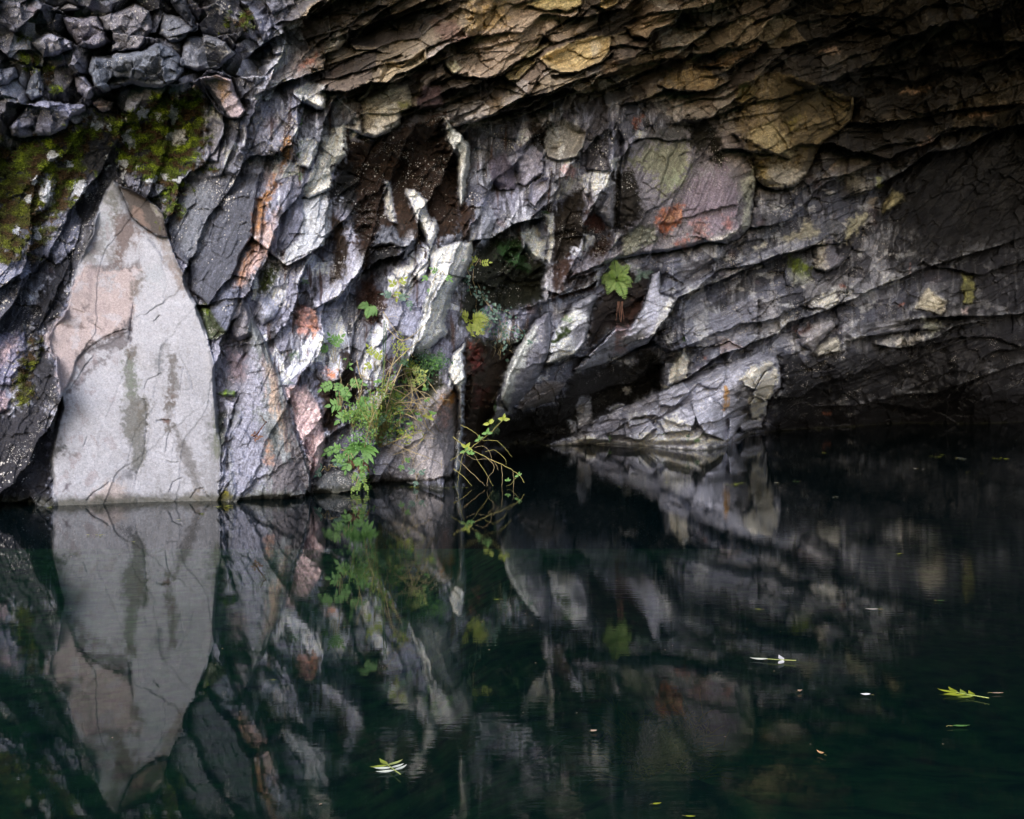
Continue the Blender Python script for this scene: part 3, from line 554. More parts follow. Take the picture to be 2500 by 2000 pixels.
paint(P('C', '1060,880 1140,870 1110,960 1070,980'), (0.40,0.12,0.05), 6, 0.8, 8)

# ------------------------------------------------------------------ right-hand ribs
rock('G', '70,1560 140,1350 200,1250 330,1050 440,1000 440,1150 440,1300 380,1420 300,1560 180,1700 130,1740 70,1650', (0.24,0.23,0.25), 46, 14, 0, 'rock_rib', 'long leaning rib right of the maroon recess, pale along its left edge', bevel=14, smooth=0.75, groove=30, spk=0.9)
paint(P('G', '70,1560 140,1350 200,1250 330,1080 330,1200 230,1400 160,1560 130,1740 70,1650'), (0.42,0.42,0.36), 10, 0.95, 8)
rock('G', '440,1180 500,1100 600,930 750,860 790,870 740,980 730,1140 700,1230 620,1320 400,1390 440,1300', (0.37,0.365,0.36), 40, 20, 4, 'rock_rib', 'second leaning rib, whitish with a moss streak, below the dark brown hollow', bevel=12, smooth=0.7, groove=24, spk=0.8)
paint(P('G', '590,1140 690,1060 730,1140 700,1230 640,1290'), (0.20,0.195,0.215), 10, 0.8, 10)
paint(P('G', '455,1200 540,1110 590,1090 590,1130 500,1200 465,1215'), (0.045,0.07,0.015), 6, 1, 8)
paint(P('G', '540,920 800,860 740,1000 560,960'), (0.16,0.155,0.17), 10, 0.8, 12)
block(P('G', '750,990 830,880 950,860 1150,860 1130,960 1050,1100 900,1130 800,1230 720,1260'), -36, 0, 0, 20, 0.5, 10, 0)
paint(P('G', '750,990 830,830 960,660 1180,700 1170,960 1040,1100 900,1130 800,1230 720,1260'), (0.035,0.026,0.022), 10, 1, 14, spk=0.3)
paint(P('G', '1000,1000 1130,880 1150,960 1040,1060'), (0.08,0.035,0.025), 10, 0.9, 12)
rock('G', '620,1420 700,1330 850,1220 930,1110 1040,1100 1150,960 1200,700 1260,680 1260,850 1380,900 1340,1000 1270,1100 1170,1220 1060,1270 900,1330 850,1380 640,1440', (0.32,0.315,0.34), 46, 10, 8, 'rock_rib', 'third leaning rib, violet-white with red-brown stains, overhanging the black hollow', bevel=14, smooth=0.6, groove=40, spk=0.8)
paint(P('G', '1240,1080 1350,900 1390,900 1340,1000 1270,1100 1180,1200'), (0.42,0.40,0.33), 8, 0.9, 8)
paint(P('G', '930,1240 1000,1240 1000,1290 930,1290'), (0.30,0.10,0.05), 8, 0.8, 10)
paint(P('G', '920,1120 1030,1080 1000,1180 940,1250'), (0.25,0.15,0.14), 10, 0.8, 12, streak=0.4)
rock('K', '190,610 250,500 320,440 500,400 560,420 480,540 300,600 230,640', (0.20,0.175,0.16), 22, 6, 10, 'rock_block', 'brown-grey block tucked under the leaning ribs at the mouth of the black hollow', bevel=14, groove=30, spk=0.5)
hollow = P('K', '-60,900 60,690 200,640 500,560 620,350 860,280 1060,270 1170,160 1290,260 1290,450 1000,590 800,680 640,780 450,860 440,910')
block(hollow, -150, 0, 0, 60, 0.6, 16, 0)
paint(hollow, (0.016,0.016,0.016), 8, 1, 10, 14, spk=0.7, wet=0.3)  # deep shade of the hollow painted as near-black albedo
rock('K', '650,540 740,520 760,640 740,740 650,760 640,620', (0.36,0.35,0.34), -100, 6, 6, 'rock_block', 'small pale block standing inside the black hollow', bevel=8, groove=14, spk=1.2)
rock('K', '575,700 640,700 640,760 590,780', (0.32,0.32,0.32), -90, bevel=8)
rock('K', '865,610 900,590 1000,570 1010,590 890,625', (0.34,0.35,0.40), -90, 0, 10, bevel=6)
paint(P('K', '1000,430 1040,430 1040,510 1000,500'), (0.45,0.44,0.42), 6, 0.8, 8)
rock('K', '1270,250 1370,250 1440,165 1470,250 1470,380 1290,460 1280,400', (0.17,0.175,0.20), 14, 4, 6, 'rock_block', 'upright block with a bright white right half, hanging over the outcrop', bevel=8, smooth=0.85, groove=24, spk=0.7)
paint(P('K', '1345,300 1370,260 1440,165 1475,250 1475,385 1290,465 1285,420 1340,430'), (0.52,0.52,0.47), 4, 1, 6)
lip(P('K', '1395,260 1390,340 1380,430'), 1, 10, 8, 3, 4)
rock('G', '1450,1150 1480,1050 1580,960 1700,1000 1870,900 2000,900 2000,1180 1870,1270 1800,1200 1700,1240 1470,1260', (0.21,0.21,0.235), 30, 6, 10, 'rock_block', 'grey speckled ledge block right of the upright white-sided block', bevel=18, smooth=0.4, groove=30, spk=1.0)
paint(P('G', '1520,1050 1600,960 1640,1200 1550,1240'), (0.36,0.355,0.33), 12, 0.7, 14, streak=0.5)
paint(P('G', '1720,1210 1800,1200 1870,1260 1730,1300'), (0.40,0.30,0.27), 6, 0.9, 8)
paint(P('G', '2060,880 2130,860 2156,1160 1990,1210 2000,900'), (0.30,0.29,0.29), 10, 0.8, 10)
rock('G', '1400,680 1500,610 1660,590 1660,680 1540,760 1400,840', (0.17,0.165,0.175), 20, 4, 10, bevel=12, smooth=0.4, groove=20, spk=0.9)
rock('G', '1460,880 1520,830 1610,770 1590,850 1480,890', (0.32,0.29,0.23), 16, 0, 10, bevel=8, groove=12)
# outcrop at the water
outc = P('px', '1346,1100 1346,1082 1385,1070 1411,1050 1460,1021 1525,992 1606,962 1671,930 1694,910 1752,894 1801,881 1850,862 1895,868 1904,900 1904,946 1878,975 1870,1011 1858,1034 1858,1047 1813,1058 1800,1045 1790,1066 1771,1086 1771,1110')
block(outc, 56, 10, 0, 6, 0.3, 9, 60, 'rock_outcrop', 'low grey outcrop with white patches standing in the water at centre right')
paint(outc, (0.30,0.295,0.315), 4, 1, 5, 8, spk=1.0)
paint(P('K', '500,880 740,790 840,860 1120,800 1450,760 1560,790 1740,860 1740,880 1000,880'), (0.52,0.51,0.51), 12, 0.85, 14, spk=1.0)
paint(P('K', '1020,640 1150,650 1160,730 1050,740'), (0.40,0.39,0.38), 10, 0.8, 12)
block(P('K', '640,780 860,690 1010,690 1040,750 1150,740 1060,830 880,830 740,790'), 64, 0, 16, 10, 0.6, 8, 12)
paint(P('K', '640,780 860,690 1010,690 1040,750 1150,740 1060,830 880,830'), (0.20,0.195,0.215), 8, 0.9, 10)
block(P('K', '1530,400 1600,340 1760,300 1750,400 1700,460 1640,460'), 66, 4, 10, 8, 0.6, 6, 10)
for s in ('1880,390 1960,300 2080,250 2140,270 2040,340 1980,460 1900,440', '1940,600 1990,480 2080,560 2060,630 2000,690 1950,690', '1960,500 2060,330 2156,300 2120,480 2070,560'):
    block(P('K', s), 84, 14, 16, 4, 0.8, 6, 18); paint(P('K', s), (0.58,0.57,0.54), 6, 0.9, 8)
for s, o_, tx_, ty_ in (('1240,700 1420,600 1560,620 1500,780 1300,800', 80, 20, -10), ('1500,560 1640,500 1760,620 1740,850 1600,800 1540,700', 86, -18, 10), ('1780,680 1940,640 1840,760 1820,820 1770,860', 80, 10, 20), ('1000,700 1180,680 1240,760 1120,860 1000,830', 72, 16, 14), ('700,800 850,770 900,860 720,880', 60, 10, 14), ('1250,480 1440,410 1500,480 1380,600 1260,580', 74, 16, -12)):
    block(P('K', s), o_, tx_, ty_, 4, 0.6, 6, 12)
paint(P('K', '1240,720 1400,640 1460,760 1320,800'), (0.48,0.47,0.47), 6, 0.8, 14)
paint(P('K', '1740,460 1780,480 1780,600 1740,590'), (0.36,0.18,0.03), 6, 0.9, 10, streak=0.4)
paint(P('K', '1830,480 1880,460 1900,540 1840,560'), (0.05,0.05,0.055), 8, 0.8, 8)
for s in ('640,770 760,720 860,690 1010,690 1040,750 1260,680 1370,590 1500,560', '1770,650 1880,620 1960,610', '1840,760 1940,690 2040,670', '1100,870 1110,800 1180,740'):
    lip(P('K', s), 4, 24, 16, 5, 8)

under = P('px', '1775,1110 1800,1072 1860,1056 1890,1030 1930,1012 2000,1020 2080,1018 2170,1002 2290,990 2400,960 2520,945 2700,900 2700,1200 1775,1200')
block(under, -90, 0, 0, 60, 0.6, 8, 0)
paint(under, (0.014, 0.014, 0.017), 8, 0.9, 6, 8, spk=0.5)  # shade of the undercut painted black into the albedo
# ------------------------------------------------------------------ the dim ledges on the right
rock('H', '560,500 640,450 700,440 760,560 830,580 760,650 660,690 590,660', (0.21,0.20,0.22), 34, 6, 12, 'rock_block', 'tongue of grey rock with a beige stripe, hanging beside a lime-green patch', bevel=12, smooth=0.6, groove=34)
paint(P('H', '590,480 650,460 660,560 660,680 600,650'), (0.44,0.40,0.32), 8, 0.9, 8)
rock('H', '500,940 510,780 700,760 760,720 830,700 820,860 770,930 680,970 540,960', (0.19,0.185,0.19), 34, 4, 10, 'rock_block', 'ledge block with a white lower face and a red speck, right of centre', bevel=12, smooth=0.5, groove=34, spk=0.8)
paint(P('H', '560,930 640,870 740,810 820,810 815,860 770,930 680,960'), (0.48,0.47,0.43), 8, 1, 10)
paint(P('H', '745,830 790,820 780,900 740,890'), (0.06,0.06,0.07), 6, 0.9, 6)
paint(P('H', '770,790 815,790 815,810 775,812'), (0.42,0.12,0.06), 4, 0.9, 4)
rock('H', '450,1150 560,1080 620,1030 700,1060 740,1100 640,1200 560,1270 480,1240', (0.36,0.34,0.34), 30, 6, 8, 'rock_block', 'pale jagged block with a red-brown top under the white-faced ledge block', bevel=10, smooth=0.5, groove=30)
paint(P('H', '440,1130 560,1070 540,1120 470,1160'), (0.24,0.11,0.08), 8, 0.8, 8)
rock('H', '570,1290 640,1220 760,1170 790,1230 770,1280 600,1330', (0.34,0.32,0.26), 28, 4, 10, 'rock_block', 'small beige triangular block lowest in the right-hand ledges', bevel=8, groove=26)
rock('H', '1340,960 1380,870 1440,800 1500,880 1570,920 1540,1010 1460,990', (0.38,0.345,0.26), 26, 4, 10, 'rock_block', 'pale beige block under a ledge at far right, below the dark striated wall', bevel=8, groove=26)
rock('H', '1690,700 1750,720 1780,800 1780,920 1700,930', (0.30,0.29,0.10), 22, 4, 8, 'rock_block', 'narrow yellow-green streaked block at far right', bevel=8, groove=18)
paint(P('H', '1700,960 1740,950 1740,1010 1705,1010'), (0.42,0.33,0.30), 5, 0.9, 6)
rock('H', '930,1090 1050,1060 1200,1040 1400,1050 1560,1080 1500,1120 1250,1140 1060,1170 930,1180', (0.15,0.15,0.165), 28, 0, 10, bevel=12, smooth=0.5, groove=26)
paint(P('H', '1060,1220 1200,1180 1320,1180 1400,1200 1300,1240 1180,1250'), (0.44,0.41,0.34), 8, 0.95, 10, streak=0.5)
paint(P('H', '1400,1040 1500,1050 1520,1100 1450,1170 1410,1110'), (0.36,0.36,0.27), 8, 0.9, 12)
paint(P('H', '410,580 470,580 550,640 545,740 450,720 400,660'), (0.22,0.28,0.02), 8, 0.95, 12)
paint(P('H', '390,700 500,720 560,760 400,780'), (0.36,0.36,0.27), 10, 0.8, 10)
rock('H', '1090,180 1170,70 1250,110 1260,160 1100,250', (0.36,0.31,0.16), 24, 2, 8, 'rock_block', 'yellow-tan wedge at the foot of the dark striated wall', bevel=8, groove=16)
paint(P('H', '840,300 900,240 970,260 980,310 860,430 830,460'), (0.38,0.35,0.23), 8, 0.9, 12, streak=0.4)
paint(P('H', '460,380 540,300 600,370 580,430 340,470 360,420'), (0.34,0.31,0.21), 8, 0.9, 12)
paint(P('H', '970,170 1000,120 1040,130 1010,190'), (0.38,0.31,0.22), 5, 0.9, 6)
paint(P('H', '120,500 220,470 220,500 140,520'), (0.38,0.36,0.28), 6, 0.9, 6)
paint(P('H', '640,300 760,300 800,380 740,420 650,380'), (0.15,0.155,0.17), 8, 0.8, 8)
paint(P('D', '780,1310 950,1310 1000,1400 900,1480 800,1400'), (0.22,0.19,0.13), 14, 0.8, 16)
paint(P('D', '1060,1340 1100,1340 1090,1410 1060,1400'), (0.32,0.33,0.06), 5, 0.9, 6)
paint(P('D', '1360,1110 1440,1030 1480,1050 1400,1110'), (0.36,0.24,0.19), 8, 0.9, 10)
paint(P('D', '1220,700 1270,660 1400,690 1440,660 1300,720'), (0.42,0.30,0.23), 6, 0.9, 8)
paint(P('D', '1740,860 1800,830 1920,830 1900,870 1760,890'), (0.30,0.20,0.16), 8, 0.9, 10)
paint(P('D', '620,380 740,350 770,390 660,410'), (0.34,0.25,0.21), 6, 0.9, 8)
paint(P('D', '700,1240 730,1230 730,1270 690,1275'), (0.42,0.32,0.24), 4, 0.9, 5)
for s in ('H 1300,690 1310,620 1300,660', 'H 1210,930 1250,925 1240,945 1215,950', 'G 1590,1320 1630,1310 1630,1340', 'L 640,650 700,640 690,660'):
    p_, q_ = s.split(' ', 1); paint(P(p_, q_), (0.45,0.14,0.06), 3, 0.9, 3)

# ------------------------------------------------------------------ the pale slab
slab = P('px', '276,440 300,455 325,468 357,482 386,505 398,521 412,580 425,615 467,716 487,765 510,826 520,878 529,960 536,1060 540,1100 534,1260 128,1275 131,1240 126,1190 123,1108 127,1086 140,1027 149,999 143,943 136,875 124,865 116,828 132,792 156,774 169,722 182,667 195,631 224,576 240,505 256,466')
block(slab, 20, 3, -4, 9, 0.97, 8, 3, 'rock_slab', 'tall pale triangular slab standing in the water at left, pinkish and blue-grey', hang=False)
EXs, slabd = sdf(slab, 10, 5)
_ins = sstep(0, 20, slabd)
EX[EXs] += _ins * (4.5 * fbm(X[EXs] / 60, Y[EXs] / 80, 5, 301, 0.55) + 2.2 * fbm((X[EXs] + 0.4 * Y[EXs]) / 34, (Y[EXs] - 0.4 * X[EXs]) / 12, 3, 305, 0.5, True) )
def srel(s, pan, off, tx=0, ty=0, bevel=8, warp=6): 
    global EX
    sl_, d = sdf(P(pan, s), 30, warp); c = P(pan, s).mean(0)
    EX[sl_] += sstep(0, bevel, d) * (off + tx * (X[sl_] - c[0]) / 100 + ty * (Y[sl_] - c[1]) / 100)
SG = (0.285,0.283,0.295); SP = (0.305,0.25,0.235)
paint(slab, SG, 3, 1, 2, 5, spk=0.12, wet=0.1)
srel('1080,420 1240,430 1310,540 1440,850 1330,800 1150,500', 'E', -3, 14, 0, 10)
srel('350,1180 480,1030 520,870 640,620 1060,640 1080,720 1000,900 1010,1000 960,1150 780,1180 600,1330 500,1570 440,1600 420,1350', 'E', 5, -4, 2, 5)
srel('1000,1000 1450,850 1600,1200 1640,1725 1300,1725 1040,1400 980,1200', 'E', 3, -10, 0, 30)
paint(P('E', '640,620 1060,640 1080,720 1000,900 1010,1000 960,1150 780,1180 600,1330 500,1570 440,1600 420,1350 320,1200 400,1080 480,1030 520,870'), SP, 8, 0.95, 8, 10)
paint(P('E', '660,400 860,200 850,420 900,560 860,640 700,660 640,620 580,620'), (0.134,0.127,0.12), 18, 0.81, 23)
paint(P('E', '760,220 860,180 850,320 800,500 760,420'), (0.259,0.274,0.281), 18, 0.72, 26)
paint(P('E', '850,240 960,260 1060,380 1020,470 960,600 940,660 880,660 860,500 840,420'), (0.0893,0.0613,0.0513), 13, 0.85, 17)
paint(P('E', '790,60 860,0 900,60 900,240 860,260 780,160'), (0.0929,0.0893,0.0727), 18, 0.81, 17)
paint(P('E', '670,640 800,600 900,660 1060,580 1060,640 900,660 760,690'), (0.0893,0.0778,0.0792), 10, 0.81, 17)
for s in ('720,560 790,540 800,620 740,640', '940,540 990,510 1000,590 940,640 920,620', '1070,450 1150,430 1160,560 1080,640 1060,580', '810,440 840,400 850,470 820,490'):
    paint(P('E', s), (0.30,0.30,0.315), 8, 0.90, 11)
paint(P('E', '1090,680 1220,640 1220,780 1150,800 1090,770'), (0.245,0.256,0.266), 14, 0.81, 20)
paint(P('E', '1180,430 1260,440 1310,560 1440,850 1340,800 1260,640'), (0.148,0.118,0.101), 14, 0.81, 17)
paint(P('E', '1030,690 1090,700 1080,780 1000,900 970,870'), (0.0893,0.0778,0.0679), 10, 0.81, 14)
paint(P('E', '500,1590 600,1450 590,1310 640,1260 720,1220 860,1150 970,1050 1000,1080 980,1180 930,1270 850,1300 790,1290 700,1300 640,1320 700,1340 800,1330 830,1330 640,1480 560,1570 500,1640'), (0.0814,0.0712,0.0749), 8, 0.85, 12)
paint(P('E', '770,1160 960,1110 960,1140 850,1180 700,1250 620,1280 700,1220'), (0.0461,0.036,0.036), 8, 0.72, 11)
paint(P('E', '470,1090 620,1080 640,1100 500,1110'), (0.0727,0.0497,0.0464), 8, 0.72, 11)
paint(P('E', '620,960 700,910 690,940 640,985'), (0.0792,0.0596,0.0629), 8, 0.72, 11)
paint(P('E', '660,1040 700,1050 700,1065 665,1060'), (0.0727,0.0662,0.0696), 6, 0.81, 8)
paint(P('E', '780,730 860,700 850,800 800,830 760,790'), (0.238,0.245,0.256), 14, 0.72, 23)
paint(P('I', '950,170 1030,170 1040,380 1030,520 1110,560 1120,680 1100,800 1090,1000 1030,1110 980,1050 990,900 930,780 905,600 940,520 930,380'), (0.0878,0.0878,0.0778), 8, 0.85, 12)
paint(P('I', '970,260 1030,300 1020,500 960,500'), (0.12,0.143,0.107), 18, 0.63, 20)
paint(P('I', '960,160 1010,160 1010,230 970,230'), (0.0828,0.0629,0.0497), 11, 0.72, 14)
paint(P('I', '1000,560 1100,580 1090,760 1020,760'), (0.0929,0.0828,0.0662), 18, 0.63, 20)
paint(P('I', '910,1140 990,1060 1010,1100 990,1150'), (0.0792,0.0792,0.0893), 8, 0.72, 11)
paint(P('I', '1280,210 1335,210 1335,450 1305,600 1290,790 1245,790 1245,640 1260,430'), (0.0814,0.0727,0.0646), 6, 0.85, 11)
paint(P('I', '1270,480 1310,480 1300,560 1270,560'), (0.0893,0.0563,0.0431), 10, 0.63, 11)
paint(P('I', '1235,680 1290,690 1285,720 1245,720'), (0.0864,0.0464,0.0364), 6, 0.81, 8)
paint(P('I', '1240,90 1270,130 1230,330 1180,350 1160,240 1210,180'), (0.134,0.136,0.14), 8, 0.81, 12)
paint(P('I', '1290,720 1420,880 1480,1060 1520,1200 1620,1310 1560,1310 1450,1190 1400,1080 1330,880'), (0.0979,0.0914,0.0864), 11, 0.81, 11)
paint(P('I', '670,1315 750,1200 830,1150 930,1180 960,1300'), (0.295,0.248,0.223), 13, 0.81, 12)
paint(P('I', '930,1250 965,1250 965,1300 935,1300'), (0.0727,0.0696,0.0828), 6, 0.81, 8)
paint(P('I', '470,1190 510,1160 500,1220 470,1225'), (0.0662,0.053,0.0629), 6, 0.81, 9)
paint(P('I', '390,940 440,880 490,880 490,910 440,930 390,970'), (0.0432,0.0461,0.0432), 8, 0.81, 14)
paint(P('I', '500,930 590,960 590,985 490,960'), (0.0727,0.0696,0.0696), 6, 0.81, 11)
paint(P('I', '1540,640 1660,480 1660,800 1700,950 1620,1310 1520,1200 1540,900'), (0.152,0.15,0.152), 24, 0.72, 23)
paint(P('I', '1620,500 1700,640 1700,900 1640,980 1600,860'), (0.0792,0.0893,0.0596), 14, 0.75, 16, streak=0.5)
paint(P('I', '1420,1310 1470,1210 1540,1210 1600,1310'), (0.134,0.107,0.0806), 10, 0.72, 14)
paint(P('I', '430,560 480,560 490,620 420,860 390,880 420,700'), (0.0893,0.0828,0.0842), 14, 0.72, 17)
for pts, k in (('1010,960 1005,1060 990,1180 985,1240', 5), ('780,1170 860,1140 960,1110', 6), ('470,1640 540,1540 640,1400 720,1300', 3), ('1350,1310 1400,1400 1440,1500 1470,1610', 3), ('1390,1400 1370,1500 1360,1600', 3), ('640,670 630,760', 3), ('540,960 600,980 640,1000', 3), ('700,1070 740,1110 770,1130', 3), ('1150,1060 1200,1010', 4), ('1010,900 1000,1000 990,1100 960,1230', 7)):
    lip(P('E', pts), 1, 16, k * 1.6, 3, 5)
for pts, k in (('1170,700 1230,690 1290,690', 6), ('1240,960 1260,820 1270,780', 3), ('1250,1000 1300,1015 1350,1000', 4), ('1260,1250 1300,1160 1380,1120', 4), ('640,1310 700,1240 830,1150', 4), ('1040,530 1090,540 1110,650 1110,760 1080,1000 1030,1100 1010,1240', 4), ('1420,1300 1470,1210 1530,1200 1590,1300', 5), ('1080,470 1110,390 1230,330', 2), ('620,910 650,800', 2)):
    lip(P('I', pts), 1, 16, k * 1.6, 3, 5)
paint(P('E', '1610,1230 1720,1200 1900,1240 1980,1400 2000,1725 1640,1725 1620,1500'), (0.25,0.24,0.265), 16, 0.9, 16, spk=0.6)
paint(P('E', '1700,1280 1840,1340 1850,1480 1740,1500'), (0.32,0.23,0.22), 14, 0.7, 14)
mo_ = np.zeros(X.shape, np.float32); mo_[EXs] = sstep(0, 10, slabd)
mo_l = mo_ * sstep(0.06, 0.2, fbm(X / 30, Y / 46, 5, 311, 0.6)) * sstep(330, 250, X); mixc((0.19, 0.155, 0.155), mo_l * 0.5)
mo_r = mo_ * sstep(0.08, 0.2, fbm(X / 22, Y / 70, 5, 321, 0.6)) * sstep(300, 360, X); mixc((0.21, 0.205, 0.205), mo_r * 0.45)
mo_w = mo_ * sstep(0.12, 0.22, fbm(X / 40, Y / 40, 4, 331)); mixc((0.35, 0.35, 0.37), mo_w * 0.4)
# dark flake near its apex
flake = P('E', '895,40 1010,80 1100,130 1190,200 1225,250 1270,430 1190,420 1080,350 1000,290 950,170')
block(flake, 44, -4, 10, 5, 0.9, 5, 22, 'rock_flake', 'dark brown flake stuck on the upper right of the pale slab', hang=False)
paint(flake, (0.06,0.05,0.045), 3, 1, 4, 5, spk=0.1)
paint(P('E', '1000,200 1060,220 1110,340 1180,420 1080,350 1000,290'), (0.15,0.105,0.085), 4, 0.8, 8)
paint(P('E', '1120,150 1190,200 1225,250 1220,330 1180,270'), (0.19,0.175,0.16), 4, 0.9, 6)
rock('I', '1650,500 1690,460 1770,480 1760,520 1680,520', (0.16,0.26,0.01), 16, bevel=6)
paint(P('I', '1640,1270 1690,1210 1730,1280 1700,1310 1640,1310'), (0.20,0.17,0.01), 5, 1, 6)
paint(P('E', '1490,960 1540,930 1560,1010 1520,1010'), (0.12,0.17,0.01), 5, 1, 8)
# moss colour on the shelf and in cracks
MM = np.zeros(X.shape, np.float32)
def mossy(pan, s, holes, op=1.0, fe=12):
    sl_, d = sdf(P(pan, s), 80, 30)
    d = d + 70 * NS1[sl_] + 50 * NS2[sl_]
    n = fbm((X[sl_] + 0.5 * Y[sl_]) / 40, Y[sl_] / 26, 4, 401)
    MM[sl_] = np.maximum(MM[sl_], sstep(-fe, fe, d) * sstep(holes, holes + 0.07, n + 0.25 * NS3[sl_]) * op)
mossy('A', '200,1100 560,960 850,880 1100,760 1280,700 1500,690 1550,780 1530,1000 1500,1150 1560,1270 1400,1340 1360,1480 1250,1600 1200,1440 1100,1400 1000,1340 880,1200 840,1000 700,1000 640,1150 500,1250 300,1300 150,1250', -0.19)
mossy('A', '-900,1150 200,1090 640,1060 640,1300 500,1560 380,1640 300,1725 0,1900 -900,1900', -0.2)
mossy('E', '-300,0 280,60 300,240 180,420 200,560 0,620 -300,700', -0.16)
mossy('E', '260,400 340,380 330,480 260,600 160,560', -0.2)
mossy('E', '1200,120 1330,100 1350,200 1240,290', -0.2)
mossy('I', '195,80 240,100 245,400 200,560 110,560 60,480 170,400', -0.25)
mossy('E', '330,100 540,100 560,180 400,300 320,320', -0.1)
mossy('A', '120,240 180,480 420,760 450,600 300,480 200,300', 0.0)
mossy('A', '1710,140 1850,60 1850,200 1720,190', -0.05)
hue = fbm(X / 34, Y / 22, 3, 411)[..., None]
mcol = np.where(hue > 0.12, np.array([0.19,0.27,0.016]), np.where(hue < -0.07, np.array([0.055,0.034,0.014]), np.array([0.075,0.11,0.014])))
left_brown = sstep(260, 60, X)[..., None] * sstep(330, 480, Y)[..., None]
mcol = mcol * (1 - 0.6 * left_brown) + np.array([0.045,0.028,0.010]) * 0.6 * left_brown
C = C * (1 - MM[..., None]) + (mcol * MM[..., None]).astype(np.float32)
SPK *= 1 - MM; WET *= 1 - 0.8 * MM
# pale lichen spots among the moss
spots = np.random.RandomState(5)
for cx, cy, rx, ry in [(350,276,14,15),(386,286,6,12),(422,278,12,22),(312,338,14,16),(322,352,8,12),(430,334,24,18),(127,380,13,16),(117,470,16,40),(195,461,20,22),(240,308,16,10),(70,484,12,9),(302,402,14,12),(300,430,10,12),(307,290,5,10),(170,400,9,6),(340,406,8,4),(432,440,16,8),(260,310,8,5),(40,560,6,12),(90,568,8,22),(258,385,5,8),(262,412,5,5),(372,440,14,10),(400,432,12,8),(88,440,8,14)]:
    sl_ = region(np.array([(cx - rx, cy - ry), (cx + rx, cy + ry)]), 20)
    d = np.sqrt(((X[sl_] + 14 * WX2[sl_] + 14 * NS3[sl_] + 8 * WX[sl_] - cx) / rx) ** 2 + ((Y[sl_] + 14 * WY2[sl_] + 16 * NS2[sl_] - cy) / ry) ** 2)
    m = sstep(1.15, 0.85, d)
    C[sl_] = C[sl_] * (1 - m[..., None]) + np.array([0.37,0.37,0.36], np.float32) * m[..., None]; MM[sl_] *= 1 - m
    EX[sl_] += 6 * m

# ------------------------------------------------------------------ final relief
SLABM = np.zeros(X.shape, np.float32); SLABM[EXs] = sstep(0, 6, slabd)
H = H * (1 - SM) + EX + fine * (1 - 0.6 * SM) * (1 - SLABM)
H += (1 - 0.45 * SLABM) * 1.5 * fbm(X / 11, Y / 11, 3, 501) + (1 - SLABM) * 0.8 * fbm((X + 0.5 * Y) / 26, (Y - 0.4 * X) / 8, 3, 511, ridge=True)
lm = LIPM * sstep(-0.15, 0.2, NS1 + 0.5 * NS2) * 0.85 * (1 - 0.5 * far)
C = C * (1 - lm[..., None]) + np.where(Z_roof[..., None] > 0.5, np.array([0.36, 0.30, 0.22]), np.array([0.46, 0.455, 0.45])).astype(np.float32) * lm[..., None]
strat = fbm((X * 0.8 - Y * 0.6) / 90, (X * 0.6 + Y * 0.8) / 5, 3, 521)
H += 3.0 * strat * Z_stri
H += MM * (3.0 + 5 * fbm(X / 9, Y / 7, 2, 531))
C = C * (1 + 0.75 * ((Z_right + Z_roof).clip(0, 1) * (1 - Z_stri) * along(25, 701) + Z_steep * along(66, 711) + Z_stri * along(52, 721, 160, 4)) * (1 - SLABM) * (1 - MM))[..., None]
var = 1 + (0.34 * NS2 + 0.34 * NS3) * (1 - 0.7 * SLABM)
C = np.clip(C * var[..., None], 0.004, 0.7)
lum_ = C.mean(-1, keepdims=True); keep_ = np.maximum(SLABM, MM)[..., None]
C = C * (1 - keep_) + keep_ * C + (1 - keep_) * (C * (np.clip(lum_ / 0.23, 0.3, 3) ** 0.5 - 1))      # contrast curve on the albedo: darks deeper, pale tones lighter
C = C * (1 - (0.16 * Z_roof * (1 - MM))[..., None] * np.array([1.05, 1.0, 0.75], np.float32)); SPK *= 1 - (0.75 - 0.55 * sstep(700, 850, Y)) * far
C = C * (1 + (0.16 * fbm(X / 70, Y / 110, 3, 551) * SLABM)[..., None])
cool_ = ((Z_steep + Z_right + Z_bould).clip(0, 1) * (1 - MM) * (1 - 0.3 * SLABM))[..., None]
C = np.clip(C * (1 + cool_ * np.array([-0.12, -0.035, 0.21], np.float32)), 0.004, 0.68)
osl_, od_ = sdf(outc, 60, 0.1); ob_ = np.zeros(X.shape, np.float32); ob_[osl_] = sstep(-50, -10, od_)
H = H * (1 - ob_ * sstep(1070, 1089, Y))
H = H * (1.45 - 0.45 * SLABM)
DEP = DEP * (1 - H / F)
wl_ = CZ - (Y - HY) / F * DEP
wb_ = sstep(0.15, 0.03, (wl_ + 0.10 * NS1 + 0.06 * NS2) * (DEP / 14.0) ** 1.6) * 0.85
C = C * (1 - wb_[..., None]) + np.array([0.03, 0.032, 0.024], np.float32) * wb_[..., None]; WET = np.maximum(WET, wb_ * 0.8)
PX = (X - 1250) / F * DEP; PY = DEP; PZ = CZ - (Y - HY) / F * DEP
POS = np.stack([PX, PY, PZ], -1).astype(np.float32)

